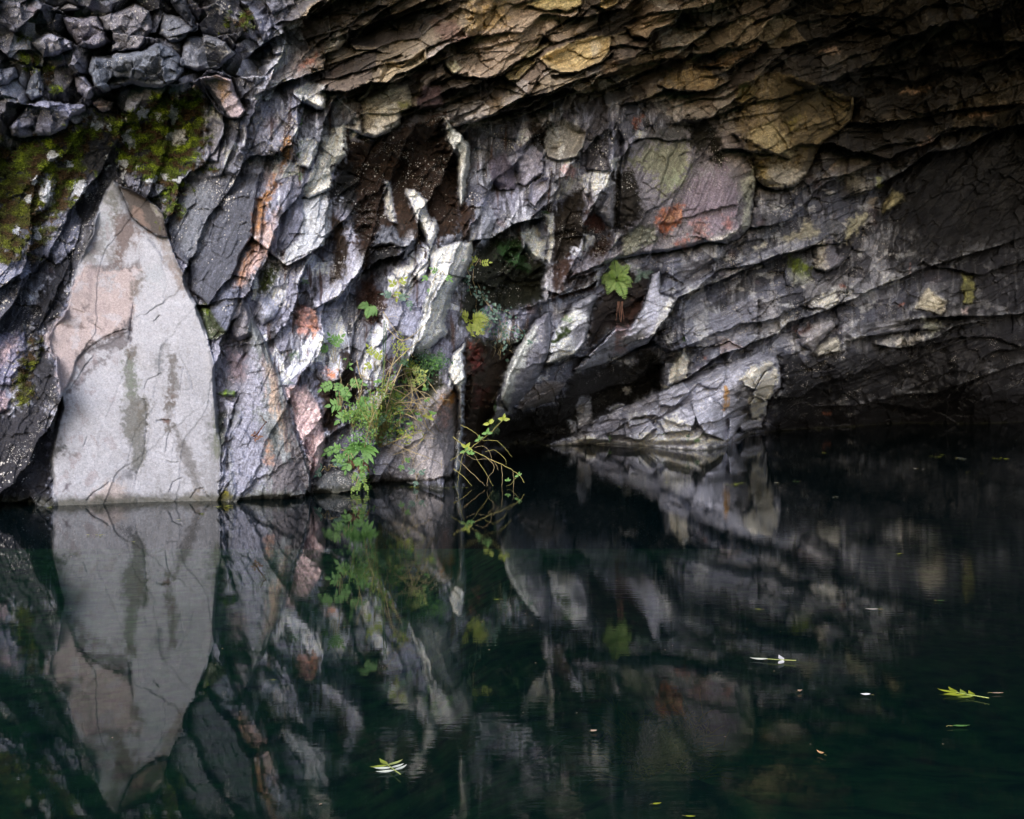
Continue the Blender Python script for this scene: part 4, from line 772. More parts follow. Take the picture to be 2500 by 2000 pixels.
def mat_new(name):
    m = bpy.data.materials.new(name); m.use_nodes = True
    n = m.node_tree.nodes; l = m.node_tree.links
    return m, n, l, n['Principled BSDF']
def rock_material():
    m, n, l, b = mat_new('wet_rock')
    tc = n.new('ShaderNodeTexCoord')
    ca = n.new('ShaderNodeAttribute'); ca.attribute_name = 'albedo'
    wa = n.new('ShaderNodeAttribute'); wa.attribute_name = 'wet'
    sa = n.new('ShaderNodeAttribute'); sa.attribute_name = 'fleck'
    nz = n.new('ShaderNodeTexNoise'); nz.inputs['Scale'].default_value = 38; nz.inputs['Detail'].default_value = 6; nz.inputs['Roughness'].default_value = 0.65
    l.new(tc.outputs['Object'], nz.inputs['Vector'])
    mr = n.new('ShaderNodeMapRange'); mr.inputs[1].default_value = 0.3; mr.inputs[2].default_value = 0.7; mr.inputs[3].default_value = 0.5; mr.inputs[4].default_value = 1.5
    g0 = n.new('ShaderNodeAttribute'); g0.attribute_name = 'grain'; g1 = n.new('ShaderNodeMath'); g1.operation = 'SUBTRACT'; g1.inputs[1].default_value = 0.05; l.new(g0.outputs['Fac'], g1.inputs[0])
    l.new(nz.outputs[0], mr.inputs[0])
    mul = n.new('ShaderNodeMix'); mul.data_type = 'RGBA'; mul.blend_type = 'MULTIPLY'; l.new(g1.outputs[0], mul.inputs[0])
    l.new(ca.outputs['Color'], mul.inputs[6]); l.new(mr.outputs[0], mul.inputs[7])
    nf = n.new('ShaderNodeTexNoise'); nf.inputs['Scale'].default_value = 95; nf.inputs['Detail'].default_value = 3; nf.inputs['Roughness'].default_value = 0.7
    l.new(tc.outputs['Object'], nf.inputs['Vector'])
    mf = n.new('ShaderNodeMapRange'); mf.inputs[1].default_value = 0.34; mf.inputs[2].default_value = 0.66; mf.inputs[3].default_value = 0.45; mf.inputs[4].default_value = 1.6
    l.new(nf.outputs[0], mf.inputs[0])
    gf = n.new('ShaderNodeMath'); gf.operation = 'MULTIPLY_ADD'; gf.inputs[1].default_value = 1.1; gf.inputs[2].default_value = -0.25; gf.use_clamp = True; l.new(g0.outputs['Fac'], gf.inputs[0])
    mu2 = n.new('ShaderNodeMix'); mu2.data_type = 'RGBA'; mu2.blend_type = 'MULTIPLY'; l.new(gf.outputs[0], mu2.inputs[0]); l.new(mul.outputs[2], mu2.inputs[6]); l.new(mf.outputs[0], mu2.inputs[7])
    last = mu2.outputs[2]
    # lichen and mineral flecks in two sizes
    for sc, th, seedv in ((26, 0.20, 0.0), (60, 0.24, 3.7)):
        vo = n.new('ShaderNodeTexVoronoi'); vo.inputs['Scale'].default_value = sc
        mp = n.new('ShaderNodeMapping'); mp.inputs['Location'].default_value = (seedv, seedv, 0)
        l.new(tc.outputs['Object'], mp.inputs['Vector']); l.new(mp.outputs[0], vo.inputs['Vector'])
        sep = n.new('ShaderNodeSeparateColor'); l.new(vo.outputs['Color'], sep.inputs[0])
        clus = n.new('ShaderNodeTexNoise'); clus.inputs['Scale'].default_value = 2.2; clus.inputs['Detail'].default_value = 4
        cm = n.new('ShaderNodeMapRange'); cm.inputs[1].default_value = 0.44; cm.inputs[2].default_value = 0.62; cm.inputs[3].default_value = 0.1; cm.inputs[4].default_value = 0.85; l.new(clus.outputs[0], cm.inputs[0])
        l.new(mp.outputs[0], clus.inputs['Vector'])
        rad = n.new('ShaderNodeMath'); rad.operation = 'MULTIPLY'; l.new(sep.outputs[0], rad.inputs[0]); l.new(cm.outputs[0], rad.inputs[1])
        rd2 = n.new('ShaderNodeMath'); rd2.operation = 'MULTIPLY'; l.new(rad.outputs[0], rd2.inputs[0]); l.new(sa.outputs['Fac'], rd2.inputs[1])
        rd3 = n.new('ShaderNodeMath'); rd3.operation = 'MULTIPLY_ADD'; l.new(rd2.outputs[0], rd3.inputs[0]); rd3.inputs[1].default_value = 1.15; rd3.inputs[2].default_value = -th
        df = n.new('ShaderNodeMath'); df.operation = 'SUBTRACT'; l.new(rd3.outputs[0], df.inputs[0]); l.new(vo.outputs['Distance'], df.inputs[1])
        ss = n.new('ShaderNodeMapRange'); ss.inputs[1].default_value = -0.04; ss.inputs[2].default_value = 0.06; l.new(df.outputs[0], ss.inputs[0])
        mx = n.new('ShaderNodeMix'); mx.data_type = 'RGBA'; l.new(ss.outputs[0], mx.inputs[0]); l.new(last, mx.inputs[6]); mx.inputs[7].default_value = (0.43, 0.43, 0.45, 1)
        last = mx.outputs[2]
    l.new(last, b.inputs['Base Color'])
    ro = n.new('ShaderNodeMapRange'); ro.inputs[3].default_value = 0.85; ro.inputs[4].default_value = 0.28; l.new(wa.outputs['Fac'], ro.inputs[0])
    rn = n.new('ShaderNodeMath'); rn.operation = 'MULTIPLY_ADD'; l.new(nz.outputs[0], rn.inputs[0]); rn.inputs[1].default_value = 0.4; l.new(ro.outputs[0], rn.inputs[2])
    sb = n.new('ShaderNodeMath'); sb.operation = 'SUBTRACT'; sb.use_clamp = True; l.new(rn.outputs[0], sb.inputs[0]); sb.inputs[1].default_value = 0.2
    l.new(sb.outputs[0], b.inputs['Roughness']); b.inputs['Specular IOR Level'].default_value = 0.3
    n2 = n.new('ShaderNodeTexNoise'); n2.inputs['Scale'].default_value = 55; n2.inputs['Detail'].default_value = 5; n2.inputs['Roughness'].default_value = 0.6
    l.new(tc.outputs['Object'], n2.inputs['Vector'])
    bp = n.new('ShaderNodeBump'); bp.inputs['Strength'].default_value = 0.6; bp.inputs['Distance'].default_value = 0.02
    ga = n.new('ShaderNodeAttribute'); ga.attribute_name = 'grain'; gm = n.new('ShaderNodeMath'); gm.operation = 'MULTIPLY'; gm.inputs[1].default_value = 0.9; l.new(ga.outputs['Fac'], gm.inputs[0]); l.new(gm.outputs[0], bp.inputs['Strength'])
    l.new(n2.outputs[0], bp.inputs['Height']); l.new(bp.outputs[0], b.inputs['Normal'])
    return m
M_ROCK = rock_material()

# split the relief: each named rock is an object of its own, the rest is the cave wall
qid = np.zeros((NY - 1, NX - 1), np.int32)
for k, (poly, warp, nm, lb) in enumerate(ROCKS):
    sl_, d = sdf(poly, 10, warp)
    q = qid[sl_]; dd = d[:q.shape[0], :q.shape[1]]
    qid[sl_] = np.where(dd > -1.5, k + 1, q)
vid = np.arange(NX * NY).reshape(NY, NX)
QUADS = np.stack([vid[:-1, :-1], vid[1:, :-1], vid[1:, 1:], vid[:-1, 1:]], -1).reshape(-1, 4)
qf = qid.ravel()
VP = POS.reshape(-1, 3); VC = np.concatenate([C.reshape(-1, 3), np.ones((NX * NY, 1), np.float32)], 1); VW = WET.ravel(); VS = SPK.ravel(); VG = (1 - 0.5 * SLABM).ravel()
def sub_mesh(name, sel, skirt):
    q = QUADS[sel]
    used = np.unique(q); remap = np.zeros(NX * NY, np.int64); remap[used] = np.arange(len(used))
    f = remap[q]; v = VP[used]; c = VC[used]; w_ = VW[used]; s_ = VS[used]; g_ = VG[used]
    if skirt:                                # sides running back into the rock, so the piece has thickness
        e = np.concatenate([f[:, [0, 1]], f[:, [1, 2]], f[:, [2, 3]], f[:, [3, 0]]])
        key = np.sort(e, 1); _, inv, cnt = np.unique(key[:, 0] * len(v) + key[:, 1], return_inverse=True, return_counts=True)
        be = e[cnt[inv] == 1]; bv = np.unique(be); rm_ = np.zeros(len(v), np.int64); rm_[bv] = np.arange(len(bv)) + len(v)
        cam_p = np.array([0, 0, CZ], np.float32); back = v[bv] + (v[bv] - cam_p) * (skirt / np.linalg.norm(v[bv] - cam_p, axis=1, keepdims=True))
        f = np.concatenate([f, np.stack([be[:, 1], be[:, 0], rm_[be[:, 0]], rm_[be[:, 1]]], 1)])
        v = np.concatenate([v, back]); c = np.concatenate([c, c[bv]]); w_ = np.concatenate([w_, w_[bv]]); s_ = np.concatenate([s_, s_[bv]]); g_ = np.concatenate([g_, g_[bv]])
    return np_mesh(name, v, f, M_ROCK, True, {'albedo': ('FLOAT_COLOR', c), 'wet': ('FLOAT', w_), 'fleck': ('FLOAT', s_), 'grain': ('FLOAT', g_)})
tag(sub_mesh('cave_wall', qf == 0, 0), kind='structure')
CATS = dict(boulder='boulder', rock_block='rock', rock_rib='rock', rock_slab='rock slab', rock_flake='rock', rock_fin='rock', overhanging_rock='rock', rock_outcrop='rock', hanging_block='rock')
for k, (poly, warp, nm, lb) in enumerate(ROCKS):
    if (qf == k + 1).sum() > 20: tag(sub_mesh(nm, qf == k + 1, 0.5), lb, CATS[nm])

# ------------------------------------------------------------------ the cave around the view: unseen roof and right wall shaped to block light, pool bed, water
def plain_mat(name, col, rough=0.8, nscale=6.0, amt=0.4, spec=0.5):
    m, n, l, b = mat_new(name)
    tc = n.new('ShaderNodeTexCoord'); nz = n.new('ShaderNodeTexNoise'); nz.inputs['Scale'].default_value = nscale; nz.inputs['Detail'].default_value = 5
    l.new(tc.outputs['Object'], nz.inputs['Vector'])
    mr = n.new('ShaderNodeMapRange'); mr.inputs[1].default_value = 0.3; mr.inputs[2].default_value = 0.7; mr.inputs[3].default_value = 1 - amt; mr.inputs[4].default_value = 1 + amt
    l.new(nz.outputs[0], mr.inputs[0])
    mul = n.new('ShaderNodeMix'); mul.data_type = 'RGBA'; mul.blend_type = 'MULTIPLY'; mul.inputs[0].default_value = 1
    mul.inputs[6].default_value = (*col, 1); l.new(mr.outputs[0], mul.inputs[7]); l.new(mul.outputs[2], b.inputs['Base Color'])
    b.inputs['Roughness'].default_value = rough; b.inputs['Specular IOR Level'].default_value = spec
    return m
M_ROOF = plain_mat('roof_rock', (0.10, 0.085, 0.075), 0.85, 1.6, 0.5)
def sheet(name, grid, mat, amp, seed, flip=False):
    g = grid.astype(np.float32).copy(); n0, n1 = g.shape[:2]
    i, j = np.meshgrid(np.arange(n0), np.arange(n1), indexing='ij')
    g[..., 2] += amp * fbm(i / 9.0, j / 9.0, 4, seed, ridge=True); g[..., 0] += amp * 0.5 * fbm(i / 7.0 + 30, j / 7.0, 3, seed + 1)
    v_ = np.arange(n0 * n1).reshape(n0, n1)
    f = np.stack([v_[:-1, :-1], v_[1:, :-1], v_[1:, 1:], v_[:-1, 1:]], -1).reshape(-1, 4)
    if flip: f = f[:, ::-1]
    return np_mesh(name, g.reshape(-1, 3), f, mat)
top = POS[0]                                 # upper rim of the relief
sel = np.linspace(0, NX - 1, 140).astype(int); rim = top[sel] + np.array([0, 0.6, 0.1])
T = np.linspace(0, 1, 60)[:, None]
mouthY = np.interp(rim[:, 0], [-9, -4, 0, 4, 9, 14], [9.5, 9.5, 9.5, 9.0, 7.0, 4.0])
mouthZ = np.interp(rim[:, 0], [-9, 0, 9], [9.2, 9.6, 8.6])
grid = np.stack([rim[None, :, 0] * (1 + 0.15 * T), rim[None, :, 1] * (1 - T) + mouthY[None] * T, rim[None, :, 2] * (1 - T) + mouthZ[None] * T], -1)
tag(sheet('unseen_cave_roof', grid, M_ROOF, 0.7, 601), kind='structure')  # added out of view to block the sky; lower mouth edge at right
right = POS[:, -1][np.linspace(0, NY - 1, 60).astype(int)] + np.array([0.3, 0.3, 0])
ex, ey = 27.0, 3.0
T2 = np.linspace(0, 1, 80)[:, None]
grid = np.stack([right[None, :, 0] * (1 - T2) + ex * T2 + 3 * np.sin(T2 * 3.1), right[None, :, 1] * (1 - T2) + ey * T2, np.repeat((right[:, 2] + 0.8 * (right[:, 2] > 3))[None], 80, 0)], -1)
tag(sheet('unseen_side_wall', grid, M_ROOF, 0.5, 611), kind='structure')  # added out of view to keep light off the right

gx, gy = np.meshgrid(np.linspace(-45, 45, 180), np.linspace(-30, 60, 180), indexing='ij')
gz = np.interp(gy, [-30, -6, -1.5, 1, 5, 12, 60], [1.6, 1.0, 0.2, -0.5, -1.1, -2.6, -3.5]) - 1.2 * sstep(0.5, -2.5, gx) * sstep(0, 3, gy) + 0.25 * fbm(gx / 2.2, gy / 2.2, 4, 621)
for cx, cy, r, h in ((0.62, 5.3, 0.7, 0.75), (-0.3, 4.3, 0.7, 0.35), (1.6, 4.6, 0.9, 0.45), (0.2, 4.6, 0.6, 0.35), (2.2, 5.6, 0.8, 0.5)):
    gz = gz + h * np.exp(-((gx - cx) ** 2 + (gy - cy) ** 2) / r ** 2)
M_BED = plain_mat('pool_mud', (0.085, 0.165, 0.045), 0.9, 2.5, 0.8)
v_ = np.arange(180 * 180).reshape(180, 180)
tag(np_mesh('pool_bed', np.stack([gx, gy, gz], -1).reshape(-1, 3), np.stack([v_[:-1, :-1], v_[1:, :-1], v_[1:, 1:], v_[:-1, 1:]], -1).reshape(-1, 4), M_BED), kind='structure')

def water_material():
    m = bpy.data.materials.new('pool_water'); m.use_nodes = True; n = m.node_tree.nodes; l = m.node_tree.links
    n.clear()
    out = n.new('ShaderNodeOutputMaterial'); mix = n.new('ShaderNodeMixShader'); tr = n.new('ShaderNodeBsdfTransparent'); gl = n.new('ShaderNodeBsdfGlossy'); fr = n.new('ShaderNodeFresnel')
    tr.inputs[0].default_value = (0.42, 0.63, 0.53, 1); gl.inputs['Roughness'].default_value = 0.0; fr.inputs[0].default_value = 1.333
    tc = n.new('ShaderNodeTexCoord')
    mp = n.new('ShaderNodeMapping'); mp.inputs['Scale'].default_value = (1.0, 4.5, 1); l.new(tc.outputs['Object'], mp.inputs[0])
    n1 = n.new('ShaderNodeTexNoise'); n1.inputs['Scale'].default_value = 4.5; n1.inputs['Detail'].default_value = 3; l.new(mp.outputs[0], n1.inputs[0])
    n2 = n.new('ShaderNodeTexNoise'); n2.inputs['Scale'].default_value = 0.35; n2.inputs['Detail'].default_value = 2; l.new(tc.outputs['Object'], n2.inputs[0])
    mk = n.new('ShaderNodeMapRange'); mk.inputs[1].default_value = 0.45; mk.inputs[2].default_value = 0.62; mk.inputs[3].default_value = 0.25; mk.inputs[4].default_value = 1.0; l.new(n2.outputs[0], mk.inputs[0])
    sx = n.new('ShaderNodeSeparateXYZ'); l.new(tc.outputs['Object'], sx.inputs[0])
    mx = n.new('ShaderNodeMapRange'); mx.inputs[1].default_value = -4; mx.inputs[2].default_value = 3; mx.inputs[3].default_value = 0.18; mx.inputs[4].default_value = 1.0; l.new(sx.outputs[0], mx.inputs[0])
    a1 = n.new('ShaderNodeMath'); a1.operation = 'MULTIPLY'; l.new(mk.outputs[0], a1.inputs[0]); l.new(mx.outputs[0], a1.inputs[1])
    hh = n.new('ShaderNodeMath'); hh.operation = 'MULTIPLY'; l.new(n1.outputs[0], hh.inputs[0]); l.new(a1.outputs[0], hh.inputs[1])
    bp = n.new('ShaderNodeBump'); bp.inputs['Strength'].default_value = 1.0; bp.inputs['Distance'].default_value = 0.0008; l.new(hh.outputs[0], bp.inputs['Height'])
    l.new(bp.outputs[0], gl.inputs['Normal'])
    l.new(fr.outputs[0], mix.inputs[0]); df = n.new('ShaderNodeBsdfDiffuse'); df.inputs[0].default_value = (0.0032, 0.012, 0.0155, 1); m2 = n.new('ShaderNodeMixShader'); m2.inputs[0].default_value = 0.35; l.new(tr.outputs[0], m2.inputs[1]); l.new(df.outputs[0], m2.inputs[2]); l.new(m2.outputs[0], mix.inputs[1]); l.new(gl.outputs[0], mix.inputs[2]); l.new(mix.outputs[0], out.inputs[0])
    return m
W = 45.0
tag(np_mesh('pool_water', [(-W, -2, 0), (W, -2, 0), (W, 60, 0), (-W, 60, 0)], [(0, 1, 2, 3)], water_material(), False), kind='structure')
# ------------------------------------------------------------------ plants and leaves
rng = random.Random(11)
def leaf_mat(name, c1, c2, rough=0.5):
    m = bpy.data.materials.new(name); m.use_nodes = True; n = m.node_tree.nodes; l = m.node_tree.links
    b = n['Principled BSDF']; out = n['Material Output']
    g = n.new('ShaderNodeNewGeometry'); tc = n.new('ShaderNodeTexCoord'); nz = n.new('ShaderNodeTexNoise'); nz.inputs['Scale'].default_value = 9; l.new(tc.outputs['Object'], nz.inputs[0])
    ad = n.new('ShaderNodeMath'); ad.operation = 'ADD'; l.new(g.outputs['Random Per Island'], ad.inputs[0]); l.new(nz.outputs[0], ad.inputs[1])
    mr = n.new('ShaderNodeMapRange'); mr.inputs[1].default_value = 0.3; mr.inputs[2].default_value = 1.3; l.new(ad.outputs[0], mr.inputs[0])
    mx = n.new('ShaderNodeMix'); mx.data_type = 'RGBA'; mx.inputs[6].default_value = (*c1, 1); mx.inputs[7].default_value = (*c2, 1); l.new(mr.outputs[0], mx.inputs[0])
    l.new(mx.outputs[2], b.inputs['Base Color']); b.inputs['Roughness'].default_value = rough
    t = n.new('ShaderNodeBsdfTranslucent'); l.new(mx.outputs[2], t.inputs[0]); ms = n.new('ShaderNodeMixShader'); ms.inputs[0].default_value = 0.3
    l.new(b.outputs[0], ms.inputs[1]); l.new(t.outputs[0], ms.inputs[2]); l.new(ms.outputs[0], out.inputs[0])
    return m
LM = dict(yellow=leaf_mat('yellow_green_leaf', (0.16, 0.23, 0.025), (0.27, 0.33, 0.05)), fern=leaf_mat('fern_green', (0.07, 0.17, 0.03), (0.16, 0.26, 0.05)),
          green=leaf_mat('fresh_green_leaf', (0.05, 0.16, 0.04), (0.12, 0.27, 0.07)), dark=leaf_mat('dark_green_leaf', (0.02, 0.07, 0.03), (0.05, 0.13, 0.06)),
          blue=leaf_mat('blue_green_leaf', (0.02, 0.07, 0.06), (0.09, 0.18, 0.15), 0.35), lime=leaf_mat('lime_leaf', (0.30, 0.42, 0.12), (0.42, 0.50, 0.16)),
          straw=leaf_mat('straw_stem', (0.30, 0.25, 0.15), (0.44, 0.37, 0.22)), ystem=leaf_mat('yellow_stem', (0.22, 0.22, 0.06), (0.34, 0.32, 0.12)), dead=leaf_mat('dead_brown_leaf', (0.07, 0.03, 0.02), (0.14, 0.06, 0.04)),
          pale=leaf_mat('pale_leaf_underside', (0.55, 0.62, 0.48), (0.68, 0.72, 0.62)), orange=leaf_mat('orange_brown_leaf', (0.45, 0.22, 0.08), (0.6, 0.38, 0.2)), pink=leaf_mat('pinkish_leaf', (0.55, 0.34, 0.22), (0.68, 0.48, 0.34)),
          white=leaf_mat('white_leaf', (0.68, 0.68, 0.7), (0.75, 0.75, 0.78)), olive=leaf_mat('olive_leaf', (0.20, 0.26, 0.015), (0.32, 0.36, 0.03)))
def at(px, py, lift=0.0):                    # a point on the rock, `lift` metres in front of it
    i = min(max(int(np.searchsorted(xs, px)), 0), NX - 1); j = min(max(int(np.searchsorted(ys, py)), 0), NY - 1)
    p = Vector(POS[j, i].tolist()); c = Vector((0, 0, CZ)); d = (p - c)
    return c + d * (1 - lift / d.length)
def on(px, py, dep): return Vector(((px - 1250) / F * dep, dep, CZ - (py - HY) / F * dep))
def pool(px, py, z=0.004):
    y = F * (CZ - z) / (py - HY); return Vector(((px - 1250) / F * y, y, z))
class MB:
    def __init__(s): s.v = []; s.f = []
    def quad_strip(s, L, R):
        b = len(s.v)
        for a_, c_ in zip(L, R): s.v += [a_, c_]
        for i in range(len(L) - 1): s.f.append((b + 2 * i, b + 2 * i + 1, b + 2 * i + 3, b + 2 * i + 2))
    def tube(s, pts, r0, r1, k=5):
        b = len(s.v); n = len(pts)
        for i, p in enumerate(pts):
            d = (pts[min(i + 1, n - 1)] - pts[max(i - 1, 0)]); d = d.normalized() if d.length > 1e-9 else Vector((0, 0, 1))
            u = d.cross(Vector((0.3, 1, 0.2))).normalized(); w_ = d.cross(u); r = r0 + (r1 - r0) * i / max(1, n - 1)
            for q in range(k):
                a_ = 2 * math.pi * q / k; s.v.append(p + u * (math.cos(a_) * r) + w_ * (math.sin(a_) * r))
        for i in range(n - 1):
            for q in range(k): s.f.append((b + i * k + q, b + i * k + (q + 1) % k, b + (i + 1) * k + (q + 1) % k, b + (i + 1) * k + q))
    def leaf(s, p, d, nrm, L, W_, fold=0.15, droop=0.15, n=5, shape=0.45):
        d = d.normalized(); sd = d.cross(nrm); sd = sd.normalized() if sd.length > 1e-6 else Vector((1, 0, 0)); nn = sd.cross(d)
        Ls, Ms, Rs = [], [], []
        for i in range(n + 1):
            t = i / n; wd = W_ * 0.5 * (math.sin(math.pi * t ** (0.7 if shape < 0.5 else 1.2)) ** 0.8 if 0 < t < 1 else 0.04)
            m = p + d * (L * t) - nn * (droop * L * t * t)
            Ms.append(m); Ls.append(m - sd * wd + nn * (fold * wd)); Rs.append(m + sd * wd + nn * (fold * wd))
        s.quad_strip(Ls, Ms); b = len(s.v); s.quad_strip(Ms, Rs)
    def build(s, name, mat, parent=None, origin=None):
        o_ = origin if origin is not None else Vector((0, 0, 0))
        me = bpy.data.meshes.new(name); me.from_pydata([tuple(v - o_) for v in s.v], [], s.f); me.update()
        me.polygons.foreach_set('use_smooth', [True] * len(me.polygons)); me.materials.append(mat)
        o = bpy.data.objects.new(name, me); COL.objects.link(o)
        if parent: o.parent = parent
        elif origin is not None: o.location = origin
        return o
TOV = Vector((0, -1, 0.15))                  # roughly out of the wall, towards the pool
def imdir(ang, out=0.3):
    a_ = math.radians(ang); return Vector((math.cos(a_), -out, math.sin(a_))).normalized()
def curve(p, d, L, droop, n=10, wob=0.0):
    pts = [p.copy()]; v = d.copy()
    for i in range(n):
        v = (v + Vector((rng.uniform(-wob, wob), rng.uniform(-wob, wob) * 0.5, -droop / n + rng.uniform(-wob, wob)))).normalized()
        pts.append(pts[-1] + v * (L / n))
    return pts
def frond(mb, p, d, L, droop, wid=0.24, pairs=14, lob=True):
    pts = curve(p, d, L, droop, pairs)
    mb.tube(pts, L * 0.012, L * 0.004, 4)
    for i in range(2, pairs + 1):
        t = i / pairs; tg = (pts[i] - pts[i - 1]).normalized(); sd = tg.cross(TOV).normalized()
        w_ = L * wid * math.sin(math.pi * min(1, 0.18 + 0.82 * t) ** 0.9) * rng.uniform(0.85, 1.1) + L * 0.015
        for sgn in (-1, 1):
            dd = (sd * sgn + tg * 0.55 + TOV * rng.uniform(-0.1, 0.25)).normalized()
            if lob:
                mb.tube([pts[i], pts[i] + dd * w_], L * 0.004, L * 0.002, 3)
                q = 4
                for m in range(1, q + 1):
                    pp = pts[i] + dd * (w_ * m / (q + 0.5)); ll = w_ * 0.24 * (1.15 - m / (q + 1))
                    for s2 in (-1, 1):
                        mb.leaf(pp, (dd * 0.6 + dd.cross(TOV).normalized() * s2), TOV, ll, ll * 0.55, 0.1, 0.1, 2)
            else: mb.leaf(pts[i], dd, TOV, w_, w_ * 0.36, 0.15, 0.2, 4)
def fern(px, py, size_px, angs, mat, label, lift=0.05, droop=1.0, lob=True, cat='fern', name='fern', group='ferns on the cave wall', pairs=13):
    o = at(px, py, lift); s = size_px * o.y / F
    e_ = empty(name, o, label, cat, group)
    for a_ in angs:
        mb = MB(); frond(mb, o + Vector((rng.uniform(-.03, .03), 0, 0)) * s, imdir(a_, rng.uniform(0.2, 0.9)), s * rng.uniform(0.6, 1.15), droop * rng.uniform(0.7, 1.3), 0.26, pairs, lob)
        mb.build('frond', LM[mat], e_, o)
    return e_
fern(1148, 782, 58, (185, 160, 135, 40, 22, 5, 330, 285, 262), 'yellow', 'yellow-green fern hanging at the left end of the dark green recess, above the maroon hollow', 0.35, 1.4, False, pairs=11)
fern(1504, 682, 54, (215, 195, 172, 150, 122, 95, 65, 38, 15, 350, 325, 300, 270), 'fern', 'bright green fern under the overhanging lip at centre right', 0.35, 0.9, False, pairs=12)
fern(1565, 675, 34, (150, 115, 80, 50, 15, 200), 'blue', 'dull blue-green fern just right of the bright green fern under the lip', 0.25, 1.1)
fern(1490, 665, 26, (170, 130, 80, 40, 10), 'dark', 'dark fern tucked behind the bright green fern under the lip', 0.15, 1.0)
fern(905, 742, 40, (250, 285, 310, 175), 'green', 'drooping blue-green fern fronds over the dark red stain above the shrub', 0.3, 0.8, False)
fern(1385, 785, 26, (60, 100, 140, 20), 'green', 'small fern at the top of the whitish leaning rib', 0.1, 0.9)
fern(745, 690, 16, (10, 60, 120, 170), 'green', 'little fern on the violet wall left of the shrub, under a small ledge', 0.08, 0.8)
fern(722, 868, 24, (20, 60, 100, 150, 200, 330), 'dark', 'dark fern in a mossy crack left of the shrub', 0.1, 0.8)
fern(706, 936, 20, (30, 70, 110, 150), 'blue', 'small blue-green fern above the pink leaning rock', 0.1, 0.7)
fern(1070, 890, 34, (100, 130, 70, 160, 40, 190), 'blue', 'blue-grey tufted fern right of the yellow-green sprig', 0.15, 0.8)
fern(1207, 1030, 36, (110, 80, 50, 140, 260, 300), 'dark', 'dark fern at the foot of the long leaning rib over the black water', 0.15, 0.8)
fern(1208, 985, 26, (100, 60, 140, 270), 'dark', 'upper dark fern on the left edge of the long leaning rib', 0.1, 0.8)
fern(1486, 1072, 15, (80, 120, 50, 150, 260), 'green', 'small green fern low on the grey outcrop, left of its middle', 0.08, 0.6)
fern(1700, 1078, 14, (20, 60, 120, 160, 90), 'green', 'low green fern at the foot of the grey outcrop, right of its middle', 0.08, 0.6)
fern(1733, 1064, 9, (20, 60, 120, 160), 'green', 'tiny green sprout on the grey outcrop beside a crack', 0.06, 0.6, False, pairs=7)
fern(1680, 1068, 11, (60, 90, 120, 250), 'blue', 'tiny blue-green sprout on the pale band of the grey outcrop', 0.06, 0.6, False, pairs=7)
fern(1620, 1060, 8, (30, 90, 150), 'dark', 'tiny dark sprout left of the sprouts on the pale band of the outcrop', 0.06, 0.6, False, pairs=7)
fern(1671, 828, 16, (90, 60, 120, 260, 290), 'green', 'small dark green plant above the upright white-sided block', 0.08, 0.7)
fern(735, 297, 12, (60, 100, 140, 260, 290), 'green', 'small green fern beside a pale block high on the wall, topmost of three', 0.1, 0.7, pairs=8)
fern(729, 378, 12, (60, 100, 140, 260, 290), 'green', 'small green fern right of the orange vein, second of three down the crack', 0.1, 0.7, pairs=8)
fern(733, 430, 13, (40, 90, 140, 250, 290), 'green', 'small green fern right of the orange vein, lowest of three down the crack', 0.1, 0.7, pairs=8)
fern(1330, 520, 14, (60, 100, 140, 20), 'green', 'small green fern on the mossy ledge above the dark green recess', 0.1, 0.7, pairs=8)
fern(1285, 640, 22, (250, 280, 310, 220), 'dark', 'dark green hanging fern at the right side of the dark green recess', 0.1, 0.6)

def sprig(mb, p, d, L, pairs, lw, droop=0.5, tip=True):     # a compound leaf: stalk with paired leaflets
    pts = curve(p, d, L, droop, pairs + 1)
    mb.tube(pts, L * 0.012, L * 0.005, 4)
    for i in range(1, pairs + 1):
        tg = (pts[i + 1] - pts[i]).normalized(); sd = tg.cross(TOV).normalized()
        for s_ in (-1, 1): mb.leaf(pts[i], sd * s_ + tg * 0.5 + TOV * rng.uniform(-0.2, 0.3), TOV, lw * rng.uniform(0.8, 1.15), lw * 0.48, 0.2, 0.15)
    mb.leaf(pts[-1], (pts[-1] - pts[-2]), TOV, lw, lw * 0.5, 0.2, 0.2)
def compound(px, py, specs, mat, label, lift=0.25, stem_to=None, cat='plant', name='seedling', group='leafy seedlings on the cave wall'):
    o = at(px, py, 0.05); k = o.y / F; e_ = empty(name, o, label, cat, group)
    for (tx, ty, ang, Lp, pairs, lw) in specs:
        q = at(px, py, lift) + Vector(((tx - px) * k, 0, -(ty - py) * k))
        st = MB(); mid = o.lerp(q, 0.5) + Vector((0, -0.1, 0.05)); st.tube([o, o.lerp(mid, 0.6), mid, mid.lerp(q, 0.6), q], 0.006, 0.004, 4); st.build('stem', LM['straw'], e_, o)
        mb = MB(); sprig(mb, q, imdir(ang, 0.2), Lp * k, pairs, lw * k, 0.5); mb.build('leaf', LM[mat], e_, o)
    return e_
compound(826, 930, [(805, 858, 150, 34, 4, 14), (812, 850, 60, 34, 4, 14), (828, 880, 340, 30, 4, 13), (818, 845, 110, 26, 3, 13)], 'green', 'seedling with green compound leaves, upper of two left of the shrub')
compound(830, 1010, [(815, 935, 190, 32, 4, 15), (838, 940, 290, 28, 4, 14), (848, 935, 15, 36, 4, 15), (830, 930, 250, 26, 3, 14)], 'green', 'seedling with oval paired leaflets below another, left of the shrub')
compound(862, 1050, [(838, 990, 160, 30, 3, 18), (855, 1005, 200, 34, 3, 18), (872, 1000, 60, 30, 3, 18), (850, 980, 110, 26, 3, 16)], 'green', 'low bright green seedling at the left foot of the shrub')
